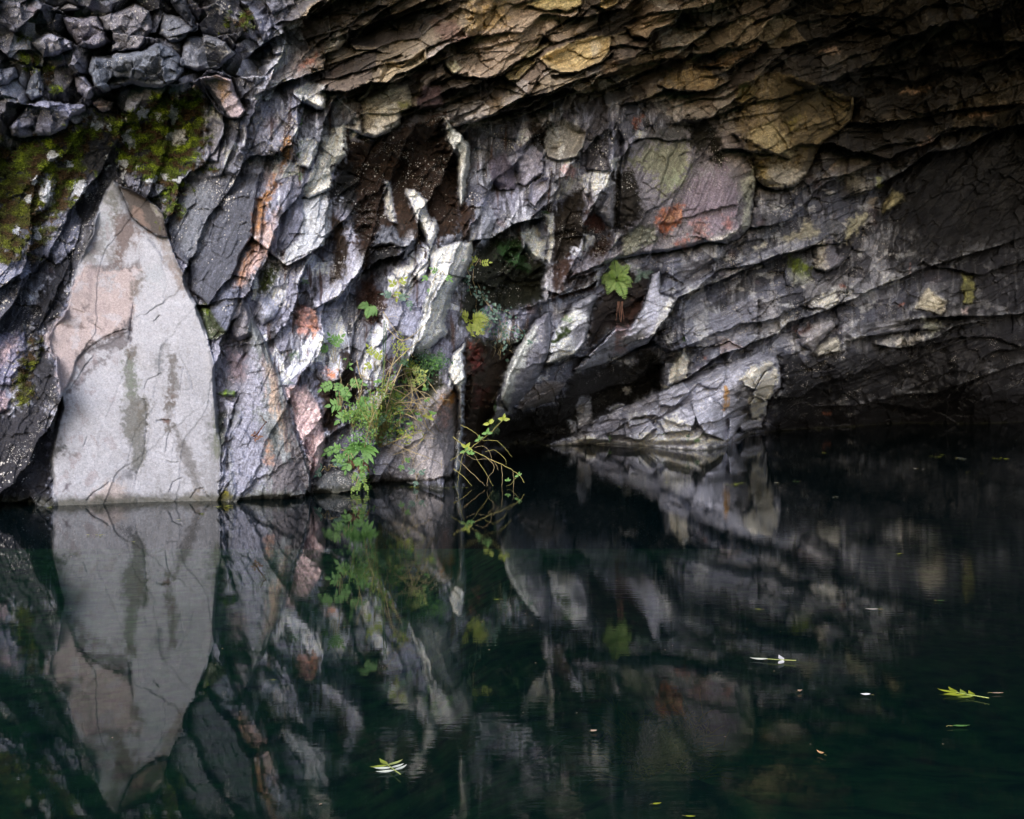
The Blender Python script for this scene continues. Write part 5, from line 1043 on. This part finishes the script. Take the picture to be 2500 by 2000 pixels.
compound(990, 960, [(968, 850, 100, 34, 4, 15), (985, 862, 60, 26, 3, 16), (975, 880, 200, 18, 2, 14), (990, 890, 330, 26, 3, 18)], 'yellow', 'yellow-green leafy sprig standing up from the middle of the shrub')
compound(1010, 960, [(1000, 905, 20, 24, 3, 12), (1015, 915, 320, 26, 3, 13), (1022, 925, 60, 20, 3, 12), (1005, 920, 270, 26, 3, 12)], 'lime', 'pale lime leaf cluster at the right of the yellow-green sprig')
compound(916, 900, [(912, 870, 110, 26, 3, 12), (918, 880, 70, 20, 3, 12), (908, 885, 200, 16, 2, 12)], 'yellow', 'small yellow-green sprout on the wall left of the tall sprig')
compound(975, 690, [(972, 705, 260, 22, 2, 12), (966, 700, 120, 14, 2, 12), (975, 695, 60, 18, 2, 12)], 'yellow', 'yellow star-shaped sprout on the pale rock high above the shrub')
compound(965, 735, [(958, 722, 150, 20, 3, 12), (970, 728, 30, 20, 3, 12), (995, 730, 290, 20, 3, 10)], 'blue', 'small blue-green sprout on the pale rock under the yellow star-shaped one')
compound(1175, 640, [(1160, 648, 180, 20, 3, 10), (1172, 645, 30, 22, 3, 10), (1165, 640, 120, 14, 2, 10)], 'yellow', 'yellow-green sprig at the top left of the dark green recess')
compound(1075, 668, [(1068, 665, 130, 16, 2, 10), (1085, 672, 340, 16, 2, 10), (1045, 672, 200, 12, 2, 10), (1050, 700, 250, 12, 2, 8)], 'green', 'tiny green sprouts on the broad pale rib')
compound(985, 1000, [(970, 985, 100, 30, 4, 14), (955, 975, 130, 30, 4, 14), (940, 985, 160, 28, 3, 14), (960, 1005, 60, 26, 3, 14), (930, 1000, 200, 26, 3, 14), (945, 960, 100, 30, 4, 13), (915, 985, 120, 34, 4, 14), (905, 1000, 170, 26, 3, 14)], 'fern', 'mass of mid-green leaves in the heart of the shrub')
compound(890, 1150, [(872, 1150, 240, 24, 4, 8), (884, 1145, 285, 34, 6, 8), (878, 1172, 255, 26, 5, 8), (890, 1180, 300, 18, 4, 7), (868, 1185, 230, 16, 3, 7)], 'fern', 'yellow-green leaves trailing down to the water below the shrub')
compound(855, 1110, [(840, 1118, 170, 20, 3, 14), (850, 1126, 250, 22, 3, 14), (862, 1118, 330, 22, 3, 14), (832, 1100, 140, 18, 3, 14), (815, 1096, 190, 22, 3, 14)], 'green', 'low bright green plant by the water left of the strap-leaved fern')
compound(900, 1080, [(890, 1040, 100, 40, 5, 10), (905, 1030, 80, 46, 5, 10), (915, 1045, 60, 36, 5, 10)], 'dark', 'dark green leaves behind the strap-leaved fern')
compound(800, 1150, [(790, 1140, 160, 16, 2, 12), (810, 1135, 40, 22, 3, 12), (785, 1150, 200, 14, 2, 12), (822, 1140, 60, 18, 3, 12)], 'blue', 'blue-green weeds on the low dark rock at the waterline')
compound(985, 1130, [(982, 1132, 250, 10, 2, 9), (990, 1128, 60, 10, 2, 9)], 'green', 'tiny sprout on the face of the beige boulder')
compound(1018, 1165, [(1012, 1158, 120, 16, 2, 10), (1022, 1160, 60, 14, 2, 10), (1015, 1172, 250, 10, 2, 9)], 'blue', 'small blue-green weed at the foot of the beige boulder')

# the leafy shrub around the sprigs
o = at(930, 1080, 0.1); e_ = empty('shrub', o, 'dense small-leaved green shrub between the pink rock and the beige boulder', 'shrub')
st = MB()
for i in range(44):
    x1, y1 = rng.gauss(930, 32), rng.gauss(970, 34); pts = [at(925 + (x1 - 925) * t / 7 + rng.uniform(-2, 2), 1090 + (y1 - 1090) * t / 7, 0.15 + 0.35 * math.sin(t / 7 * 2.6)) for t in range(8)]
    st.tube(pts, 0.006, 0.003, 4)
st.build('stem', LM['ystem'], e_, o)
for mat, sz, n_, clumps in (('fern', 6, 480, ((945, 1000, 34, 30), (905, 1025, 30, 24), (960, 955, 26, 28), (865, 1012, 20, 12))), ('green', 6.5, 420, ((915, 985, 36, 26), (880, 1010, 30, 16), (935, 1040, 30, 22), (1055, 890, 22, 14), (850, 1110, 26, 18), (885, 1075, 30, 16), (885, 1160, 12, 26))), ('dark', 6.5, 420, ((920, 1050, 34, 22), (1010, 885, 34, 14), (960, 1010, 30, 30), (1060, 880, 26, 16), (1030, 915, 20, 16))), ('yellow', 6, 170, ((950, 965, 26, 18), (965, 990, 22, 16), (985, 1050, 22, 18), (1010, 890, 16, 14), (975, 845, 10, 16)))):
    fo = MB()
    for i in range(n_):
        cx, cy, rx, ry = rng.choice(clumps); p_ = at(rng.gauss(cx, rx * 0.75), rng.gauss(cy, ry * 0.8), rng.uniform(0.1, 0.55)); k = p_.y / F
        for q in range(2): fo.leaf(p_ + Vector((rng.uniform(-.03, .03), 0, rng.uniform(-.03, .03))), imdir(rng.uniform(0, 360), 0.5), TOV + Vector((rng.uniform(-.6, .6), 0, rng.uniform(-.2, .8))), sz * k * rng.uniform(0.6, 1.3), sz * k * 0.5, 0.2, 0.2, 4)
    fo.build('foliage', LM[mat], e_, o)
# strap-leaved fern (long undivided leaves) near the water
o = at(880, 1095, 0.15); e_ = empty('strap_leaved_fern', o, 'rosette of glossy strap-shaped leaves at the foot of the shrub', 'fern')
for a_, Lp in ((170, 60), (155, 52), (140, 44), (120, 40), (95, 36), (65, 36), (40, 46), (15, 54), (345, 56), (320, 46), (200, 40), (30, 64), (185, 66)):
    mb = MB(); k = o.y / F; pts = curve(o, imdir(a_, 0.6), Lp * k, 1.1, 8); sd = [(pts[min(i + 1, 8)] - pts[max(i - 1, 0)]).normalized().cross(TOV).normalized() for i in range(9)]
    wv = [0.35, 0.75, 0.95, 1, 1, 0.95, 0.8, 0.5, 0.06]; wb = 5.2 * k
    mb.quad_strip([p - s_ * wb * w_ + TOV * 0.004 for p, s_, w_ in zip(pts, sd, wv)], pts); mb.quad_strip(pts, [p + s_ * wb * w_ + TOV * 0.004 for p, s_, w_ in zip(pts, sd, wv)])
    mb.build('frond', LM['green'], e_, o)
o2 = at(868, 1125, 0.12); mb = MB()
for i in range(14): mb.leaf(o2 + Vector((rng.uniform(-.12, .12), rng.uniform(-.05, .05), rng.uniform(-.05, .05))), imdir(rng.uniform(230, 310), 0.3), TOV, 0.16, 0.05, 0.2, 0.4)
tag(mb.build('dead_leaves', LM['dead'], None, o2), 'bunch of dead brown leaves hanging under the strap-leaved fern', 'dead leaves')
o2 = at(1512, 735, 0.3); mb = MB()
for i in range(7):
    pts = curve(o2 + Vector((rng.uniform(-.06, .06), 0, 0)), imdir(rng.uniform(255, 285), 0.1), rng.uniform(0.25, 0.5), 0.5, 6, 0.08); mb.tube(pts, 0.008, 0.004, 4)
tag(mb.build('dead_frond', LM['dead'], None, o2), 'brown dead fronds dangling below the bright green fern', 'dead frond')

# the thicket of bare arching bramble stems
o = at(925, 1090, 0.1); e_ = empty('bramble', o, 'tangle of bare straw-coloured arching stems in front of the beige boulder', 'bramble')
def dpath(pts_px, lifts, n=14):
    pts = [at(px, py, l_) for (px, py), l_ in zip(pts_px, lifts)]; out = []
    m = len(pts) - 1
    for i in range(n + 1):
        t = i / n * m; k = min(int(t), m - 1); f_ = t - k
        p0, p1, p2, p3 = pts[max(k - 1, 0)], pts[k], pts[k + 1], pts[min(k + 2, m)]
        out.append(0.5 * ((2 * p1) + (p2 - p0) * f_ + (2 * p0 - 5 * p1 + 4 * p2 - p3) * f_ ** 2 + (3 * p1 - p0 - 3 * p2 + p3) * f_ ** 3))
    return out
STEMS = ['935,955 1000,940 1050,985 1070,1010', '935,955 985,900 1030,915 1065,960', '940,1060 960,1010 1010,1000 1060,1030', '930,1090 990,1065 1040,1050', '945,1075 1000,1100 1050,1120 1090,1140',
 '935,950 950,900 1000,850 1040,820', '940,960 960,880 985,830', '950,1000 1000,960 1040,930 1050,905', '930,1000 960,930 1010,905', '985,905 1010,950 1040,1010 1050,1040', '980,890 960,940 940,1010 925,1080',
 '1000,920 1005,970 985,1030', '960,1000 1010,1020 1060,1060', '950,985 1020,985 1075,1010', '955,965 1000,1000 1030,1050', '890,1090 905,1030 935,960', '900,1085 925,1020 950,930', '870,1000 880,960 890,900', '1000,980 1050,970 1078,1000',
 '945,800 985,830 1040,790', '935,760 960,800 985,830', '1040,1060 1010,1090 960,1110', '970,870 1000,940 1020,1000 1040,1030', '866,920 875,960 870,1010', '830,870 826,900 832,930', '870,880 880,920 890,930', '960,950 1030,955 1060,975', '1000,1010 1040,1000 1070,1050', '930,960 1000,990 1060,990', '945,940 1010,980 1045,1050']
for s_ in STEMS:
    pp = [tuple(float(q) for q in t.split(',')) for t in s_.split()]; n_ = len(pp)
    mb = MB(); pts = dpath(pp, [0.15 + 0.45 * math.sin(math.pi * (i + 0.5) / n_) * rng.uniform(0.6, 1.2) for i in range(n_)]); r = rng.uniform(0.005, 0.010)
    mb.tube(pts, r, r * 0.5, 5)
    for i in range(3, 12, 3):
        if rng.random() < 0.6: mb.tube(curve(pts[i], imdir(rng.uniform(0, 360), 0.4), rng.uniform(0.1, 0.28), 0.6, 5, 0.1), r * 0.5, r * 0.25, 4)
    mb.build('stem', LM['straw'], e_, o)
for i in range(26):
    p = at(rng.uniform(890, 1060), rng.uniform(930, 1080), rng.uniform(0.2, 0.5)); mb = MB()
    for d_ in (90, 20, 160): mb.leaf(p, imdir(d_ + rng.uniform(-40, 40), 0.3), TOV, rng.uniform(0.04, 0.08), 0.04, 0.2, 0.2)
    mb.build('leaf', LM[rng.choice(['green', 'yellow', 'fern', 'green'])], e_, o)
# thin hanging green strands
o = at(935, 900, 0.3); mb = MB()
for (x0, y0, x1, y1) in ((936, 780, 932, 1000), (942, 790, 938, 900), (932, 930, 928, 1040)):
    mb.tube([at(x0 + (x1 - x0) * t / 8 + rng.uniform(-1, 1), y0 + (y1 - y0) * t / 8, 0.35) for t in range(9)], 0.007, 0.006, 4)
tag(mb.build('hanging_strand', LM['dark'], None, o), 'thin green strands hanging straight down the wall above the shrub', 'strand')

# trailing bramble over the black water
o = on(1110, 1070, 16.0); e_ = empty('trailing_bramble', o, 'yellow-stemmed bramble arching out over the dark water right of the white rib', 'bramble')
def tp(s, dep=15.9, dd=0.0): 
    v = P('J', s); return [on(x, y, dep - dd * i / len(v)) for i, (x, y) in enumerate(v)]
for s_, r in (('1560,1130 1650,1200 1800,1280 1950,1350 2050,1410 2095,1475', 0.007), ('1935,1000 1870,1070 1800,1130 1700,1205 1610,1260 1540,1310', 0.0065), ('1620,1040 1700,1080 1760,1130 1790,1160', 0.0055), ('1790,1160 1890,1160 1960,1230 2000,1280', 0.004),
              ('2010,1395 2014,1450 2012,1520 2010,1580', 0.0035), ('1920,1340 1930,1420 1925,1500 1930,1540', 0.0035), ('1820,1290 1870,1360 1820,1440 1815,1500', 0.0035), ('1700,1240 1760,1330 1820,1430 1860,1500', 0.004), ('1660,1260 1720,1300 1850,1300 1900,1380', 0.0035),
              ('1560,1370 1640,1430 1700,1500', 0.0055), ('1600,1300 1720,1420 1800,1500', 0.0035), ('1640,1240 1620,1320 1600,1440 1590,1500', 0.004), ('1470,1300 1475,1400 1475,1500', 0.0035), ('2050,1410 2000,1480 1960,1500', 0.004), ('1800,1240 1880,1230 1950,1300 1960,1340', 0.004), ('1720,1210 1790,1200 1840,1260 1850,1330', 0.003)):
    mb = MB(); pts = tp(s_, 15.9, 0.4)
    fine_ = []
    for i in range(len(pts) - 1):
        p0, p1, p2, p3 = pts[max(i - 1, 0)], pts[i], pts[i + 1], pts[min(i + 2, len(pts) - 1)]
        for q in range(5):
            f_ = q / 5; fine_.append(0.5 * ((2 * p1) + (p2 - p0) * f_ + (2 * p0 - 5 * p1 + 4 * p2 - p3) * f_ ** 2 + (3 * p1 - p0 - 3 * p2 + p3) * f_ ** 3) + Vector((rng.uniform(-.006, .006), 0, rng.uniform(-.006, .006))))
    fine_.append(pts[-1]); mb.tube(fine_, r, r * 0.5, 5); mb.build('stem', LM['ystem' if r > 0.0036 else 'straw'], e_, o)
for x, y, sz in ((1940, 1000, 0.09), (1830, 1030, 0.09), (1815, 1100, 0.08), (1755, 1150, 0.07), (2050, 1420, 0.06), (1650, 1240, 0.08), (1690, 1260, 0.07), (1970, 1460, 0.05), (1660, 1210, 0.09)):
    p = tp(f'{x},{y}', 15.7)[0]; mb = MB()
    for d_ in (80, 10, 170): mb.leaf(p, imdir(d_ + rng.uniform(-30, 30), 0.3), TOV, sz, sz * 0.55, 0.2, 0.2)
    mb.build('leaf', LM['yellow' if sz > 0.085 else 'green'], e_, o)

# ivy in the dark recess
o = at(1180, 750, 0.1); e_ = empty('ivy', o, 'blue-green ivy tumbling down the dark recess behind the yellow-green fern', 'ivy')
st = MB(); fo = MB()
for (x0, y0, x1, y1, n_) in ((1150, 640, 1165, 770, 14), (1165, 690, 1200, 760, 26), (1175, 720, 1215, 780, 26), (1200, 745, 1245, 765, 18), (1180, 760, 1215, 830, 26), (1215, 780, 1240, 835, 20), (1225, 800, 1280, 815, 14), (1260, 790, 1285, 830, 8), (1140, 650, 1150, 720, 8), (1215, 830, 1235, 870, 8)):
    pts = [at(x0 + (x1 - x0) * t / 6 + rng.uniform(-4, 4), y0 + (y1 - y0) * t / 6, 0.12) for t in range(7)]; st.tube(pts, 0.006, 0.004, 4)
    for i in range(n_):
        t = rng.random(); p = at(x0 + (x1 - x0) * t + rng.gauss(0, 9), y0 + (y1 - y0) * t + rng.gauss(0, 9), rng.uniform(0.1, 0.3)); s_ = rng.uniform(0.035, 0.07)
        fo.leaf(p, imdir(rng.uniform(190, 350), 0.4), TOV + Vector((rng.uniform(-.5, .5), 0, rng.uniform(-.3, .6))), s_, s_ * 0.85, 0.15, 0.15, 4)
st.build('stem', LM['straw'], e_, o); fo.build('foliage', LM['blue'], e_, o)
o = at(1215, 855, 0.2); mb = MB()
for i in range(12):
    x0 = rng.uniform(1195, 1245); y0 = rng.uniform(770, 820)
    mb.tube([at(x0 + rng.uniform(-4, 4) + i_ * rng.uniform(-1.5, 1.5), y0 + i_ * rng.uniform(7, 11), 0.2) for i_ in range(7)], 0.004, 0.003, 3)
tag(mb.build('hanging_roots', LM['straw'], None, o), 'pale thread-like roots dangling below the ivy', 'roots')
# dry twig stuck on the fin
o = at(628, 1060, 0.1); mb = MB()
for (x0, y0, x1, y1) in ((618, 1066, 650, 1030), (618, 1064, 640, 1045), (625, 1060, 615, 1075), (650, 1030, 635, 1015)):
    mb.tube([at(x0 + (x1 - x0) * t / 5, y0 + (y1 - y0) * t / 5 + 3 * math.sin(t), 0.08 + 0.02 * t) for t in range(6)], 0.008, 0.005, 4)
for i in range(8): mb.leaf(at(rng.uniform(612, 640), rng.uniform(1052, 1072), 0.12), imdir(rng.uniform(0, 360), 0.3), TOV, 0.05, 0.025)
tag(mb.build('dry_twig', LM['dead'], None, o), 'dry dark twig caught on the grey-green fin', 'twig')

# ------------------------------------------------------------------ moss cushions
jj, ii = np.nonzero((MM > 0.55) & (X > -60) & (Y > -20) & (Y < 1200))
keep = np.random.RandomState(3).rand(len(jj)) < 0.5
jj, ii = jj[keep], ii[keep]
R3 = np.random.RandomState(4); n_ = len(jj)
base_ = POS[jj, ii]; V_, F_, Cc = [], [], []
for k in range(3):
    a_ = R3.rand(n_) * 2 * np.pi; L_ = 0.018 + 0.045 * R3.rand(n_) ** 2; out_ = np.stack([np.cos(a_) * 0.7, -0.7 - 0.3 * R3.rand(n_), np.sin(a_) * 0.7], 1)
    sd_ = np.stack([-np.sin(a_), 0 * a_, np.cos(a_)], 1) * (0.004 + 0.005 * R3.rand(n_))[:, None]
    b_ = base_ + R3.randn(n_, 3) * 0.008
    V_.append(np.stack([b_ - sd_, b_ + sd_, b_ + out_ * L_[:, None]], 1).reshape(-1, 3)); F_.append(np.arange(3 * n_).reshape(-1, 3) + 3 * n_ * k)
    c_ = C[jj, ii] * (0.55 + 1.3 * R3.rand(n_, 1) ** 2); Cc.append(np.repeat(c_, 3, 0))
mm = bpy.data.materials.new('moss'); mm.use_nodes = True
an = mm.node_tree.nodes.new('ShaderNodeAttribute'); an.attribute_name = 'albedo'; mm.node_tree.links.new(an.outputs['Color'], mm.node_tree.nodes['Principled BSDF'].inputs['Base Color'])
mm.node_tree.nodes['Principled BSDF'].inputs['Roughness'].default_value = 0.9
cc = np.concatenate(Cc); cc = np.concatenate([cc, np.ones((len(cc), 1))], 1)
tag(np_mesh('moss', np.concatenate(V_), np.concatenate(F_), mm, False, {'albedo': ('FLOAT_COLOR', cc)}), 'green and rusty moss carpeting the shelf and cracks at upper left', 'moss', kind='stuff')

# ------------------------------------------------------------------ leaves floating on the pool
def fl_leaf(mb, p, ang, L, W_, curl=0.15):
    a_ = math.radians(ang); d = Vector((math.cos(a_), math.sin(a_), 0.0)); sd = Vector((-d.y, d.x, 0)); n = 6; Ls, Ms, Rs = [], [], []
    for i in range(n + 1):
        t = i / n; w_ = W_ * 0.5 * max(0.05, math.sin(math.pi * t ** 0.8)); z = 0.004 + curl * L * (t - 0.5) ** 2
        m = p + d * (L * t) + Vector((0, 0, z)); Ms.append(m); Ls.append(m - sd * w_ + Vector((0, 0, curl * w_))); Rs.append(m + sd * w_ + Vector((0, 0, curl * w_ * 0.6)))
    mb.quad_strip(Ls, Ms); mb.quad_strip(Ms, Rs)
def floating(px, py, len_px, mat, label, ang=None, wr=0.42, curl=0.2, group='leaves floating on the pool'):
    p = pool(px, py); L = len_px * p.y / F; ang = rng.uniform(0, 360) if ang is None else ang; mb = MB()
    d = Vector((math.cos(math.radians(ang)), math.sin(math.radians(ang)), 0)); st = p - d * L / 2
    fl_leaf(mb, st, ang, L, L * wr, curl); o = mb.build('floating_leaf', LM[mat], None, p); tag(o, label, 'leaf', group)
    s2 = MB(); s2.tube([st + Vector((0, 0, 0.006)), st - d * L * 0.2 + Vector((0, 0, 0.008)), st - d * L * 0.35 + Vector((0, 0, 0.005))], L * 0.016, L * 0.01, 4); s2.build('stalk', LM['ystem'], o, p)
    return o
def floating_compound(px, py, len_px, mats, label, ang, pairs, lw, spread=62):
    p = pool(px, py); L = len_px * p.y / F; a_ = math.radians(ang); d = Vector((math.cos(a_), math.sin(a_), 0)); e_ = empty('floating_compound_leaf', p, label, 'leaf', 'leaves floating on the pool')
    st = MB(); st.tube([p - d * L * 0.5 + Vector((0, 0, 0.012)), p + Vector((0, 0, 0.01)), p + d * L * 0.35 + Vector((0, 0, 0.01))], 0.0025, 0.0015, 5); st.build('stalk', LM['lime'], e_, p)
    for i in range(pairs):
        q = p + d * L * (-0.12 + 0.42 * i / max(1, pairs - 1))
        for s_ in (-1, 1):
            mb = MB(); fl_leaf(mb, q, ang + s_ * spread + rng.uniform(-8, 8), lw * L * rng.uniform(0.85, 1.1), lw * L * 0.3, 0.25); mb.build('leaflet', LM[rng.choice(mats)], e_, p)
    mb = MB(); fl_leaf(mb, p + d * L * 0.33, ang, lw * L, lw * L * 0.3, 0.3); mb.build('leaflet', LM[mats[0]], e_, p)
    return e_
floating_compound(958, 1882, 96, ['yellow', 'lime', 'pale'], 'large pale green compound leaf floating near the bottom left of centre', 120, 3, 0.50, 68)
floating_compound(2366, 1701, 92, ['olive', 'olive', 'yellow'], 'olive-yellow compound leaf floating near the right edge', 140, 3, 0.5, 50)
floating_compound(1902, 1615, 80, ['pale', 'white', 'green'], 'whitish three-bladed leaf floating at centre right of the pool', 165, 1, 0.55, 70)
floating(2436, 1694, 30, 'pink', 'slim pink and white leaf floating beside the olive-yellow compound leaf', 5, 0.25)
floating(2346, 1775, 44, 'green', 'glossy green leaf floating below the olive-yellow compound leaf', 4, 0.32)
floating(2003, 1842, 24, 'orange', 'curled orange-brown leaf floating at lower right', 120, 0.35, 0.9)
floating(1953, 1690, 15, 'pink', 'small pink curled leaf floating below the whitish three-bladed leaf', 30, 0.7, 0.9)
floating(2113, 1699, 24, 'white', 'small white curled leaf floating between the pink leaf and the olive-yellow leaf', 170, 0.45, 0.6)
floating(1450, 1787, 19, 'pink', 'peach heart-shaped leaf floating over the green waterweed', 40, 0.85, 0.3)
floating(1604, 1965, 24, 'olive', 'bright yellow-green oval leaf floating near the bottom edge', 20, 0.45)
floating(1686, 1996, 26, 'olive', 'yellow-green leaf cut off by the bottom edge', 0, 0.4)
floating(1851, 1489, 18, 'yellow', 'small yellow-green leaf floating right of centre', 165, 0.35)
floating(2128, 1489, 32, 'pale', 'slim white and green leaf floating right of the small yellow-green one', 172, 0.25)
floating(2297, 1468, 20, 'green', 'dim green leaf floating in the right half under the dark ledges', 5, 0.3)
floating(1212, 1465, 20, 'yellow', 'yellow-green sliver of leaf floating in the dark middle of the pool', 178, 0.22)
floating(668, 1662, 14, 'yellow', 'small yellow leaf floating on the dark reflection right of the slab', 10, 0.4)
for (px, py, n_, sx, sy, L_, mat, lb) in [
  (880, 1221, 9, 32, 1.5, 10, 'yellow', 'tiny yellow leaf in the drift under the beige boulder'), (1000, 1190, 8, 24, 1.5, 9, 'yellow', 'tiny yellow leaf along the waterline of the beige boulder'), (1120, 1191, 8, 34, 1, 9, 'yellow', 'tiny yellow leaf under the trailing bramble'),
  (548, 1238, 6, 22, 2, 12, 'olive', 'tiny olive leaf at the water by the foot of the fin'), (490, 1256, 3, 10, 1, 10, 'yellow', 'tiny yellow leaf before the right foot of the slab'), (435, 1270, 3, 12, 1, 10, 'yellow', 'tiny yellow leaf on the reflection of the slab, right of centre'),
  (230, 1308, 4, 22, 1, 12, 'olive', 'thin olive leaf on the reflection of the slab, left part'), (328, 1323, 3, 5, 2, 8, 'yellow', 'tiny yellow leaf on the slab reflection in its green streak'), (123, 1240, 3, 8, 1, 9, 'yellow', 'tiny yellow leaf at the left foot of the slab'),
  (1805, 1182, 8, 22, 1.5, 12, 'yellow', 'small yellow-green leaf in the drift below the outcrop'), (1628, 1179, 3, 8, 1, 8, 'yellow', 'tiny pale leaf before the middle of the outcrop'), (1890, 1180, 2, 6, 0.5, 9, 'pale', 'tiny pale leaf right of the drift below the outcrop'),
  (1940, 1176, 2, 8, 0.5, 9, 'green', 'tiny green leaf far out on the right of the outcrop drift'), (2008, 1105, 3, 9, 1.5, 9, 'yellow', 'tiny yellow-green leaf on black water right of the outcrop'), (2290, 1115, 5, 18, 1.5, 10, 'yellow', 'tiny yellow leaf in the far drift at right'),
  (2352, 1121, 2, 8, 0.7, 12, 'pale', 'slim pale leaf in the far drift at right'), (2440, 1120, 6, 18, 1, 9, 'olive', 'tiny olive leaf in the far drift by the right edge'), (2250, 1145, 2, 14, 1, 7, 'white', 'white speck of leaf under the far drift'), (2400, 1155, 3, 50, 4, 6, 'yellow', 'yellow speck of leaf on the black water at far right'),
  (2480, 1076, 1, 1, 1, 5, 'white', 'white speck of leaf at the far right under the lowest ledge'), (2030, 1214, 2, 18, 1, 7, 'pale', 'pale speck of leaf on the dark water right of the outcrop reflection'), (2190, 1354, 2, 8, 0.5, 12, 'yellow', 'thin yellow leaf on the rippled water at right'), (1560, 1190, 2, 40, 3, 6, 'yellow', 'yellow speck of leaf before the outcrop')]:
    for i in range(n_): floating(px + rng.gauss(0, sx * 0.6), py + rng.gauss(0, sy), L_ * rng.uniform(0.7, 1.3), mat, lb, rng.choice([0, 180]) + rng.gauss(0, 25), 0.4)

# dust and pollen specks on the surface
mb = MB()
for i in range(520):
    cx, cy, sx, sy = rng.choice(((600, 1236, 260, 4), (1000, 1192, 130, 4), (1600, 1120, 260, 16), (2200, 1110, 260, 22), (1900, 1250, 500, 60), (1200, 1500, 700, 160), (300, 1300, 200, 40)))
    x, y = rng.gauss(cx, sx), rng.gauss(cy, sy)
    if y < 1095 or not -30 < x < 2530 or y > 2030: continue
    q = pool(x, y, 0.003); s_ = rng.uniform(0.004, 0.011); a_ = rng.uniform(0, 6.28); u = Vector((math.cos(a_), math.sin(a_), 0)) * s_; v = Vector((-u.y, u.x, 0)) * 0.5
    b_ = len(mb.v); mb.v += [q - u, q - v, q + u * 0.8, q + v]; mb.f.append((b_, b_ + 1, b_ + 2, b_ + 3))
tag(mb.build('debris', LM['straw'], None, None), 'pale specks of dust and leaf crumbs drifting on the pool', 'debris', kind='stuff')
# waterweed under the surface, and a sunken twig
o = pool(1600, 1800, -0.35); mb = MB()
for i in range(420):
    px = rng.gauss(1610, 55); py = rng.gauss(1840, 36); p = pool(px, py, -0.42); mb.tube(curve(p, Vector((rng.uniform(-1, 1), rng.uniform(-0.6, 0.6), rng.uniform(0.1, 0.7))).normalized(), rng.uniform(0.08, 0.25), 0.4, 5, 0.25), 0.004, 0.002, 3)
tag(mb.build('waterweed', LM['olive'], None, o), 'olive-green waterweed glowing under the surface near the bottom centre', 'waterweed')
o = pool(1340, 1830, -0.04); mb = MB(); mb.tube([pool(1300, 1856, -0.03), pool(1330, 1840, -0.035), pool(1350, 1826, -0.04), pool(1376, 1806, -0.06), pool(1420, 1792, -0.1)], 0.004, 0.003, 5); mb.tube([pool(1334, 1838, -0.035), pool(1345, 1822, -0.03)], 0.003, 0.002, 4)
tag(mb.build('sunken_twig', LM['straw'], None, o), 'thin pale twig just under the water left of the peach leaf', 'twig')
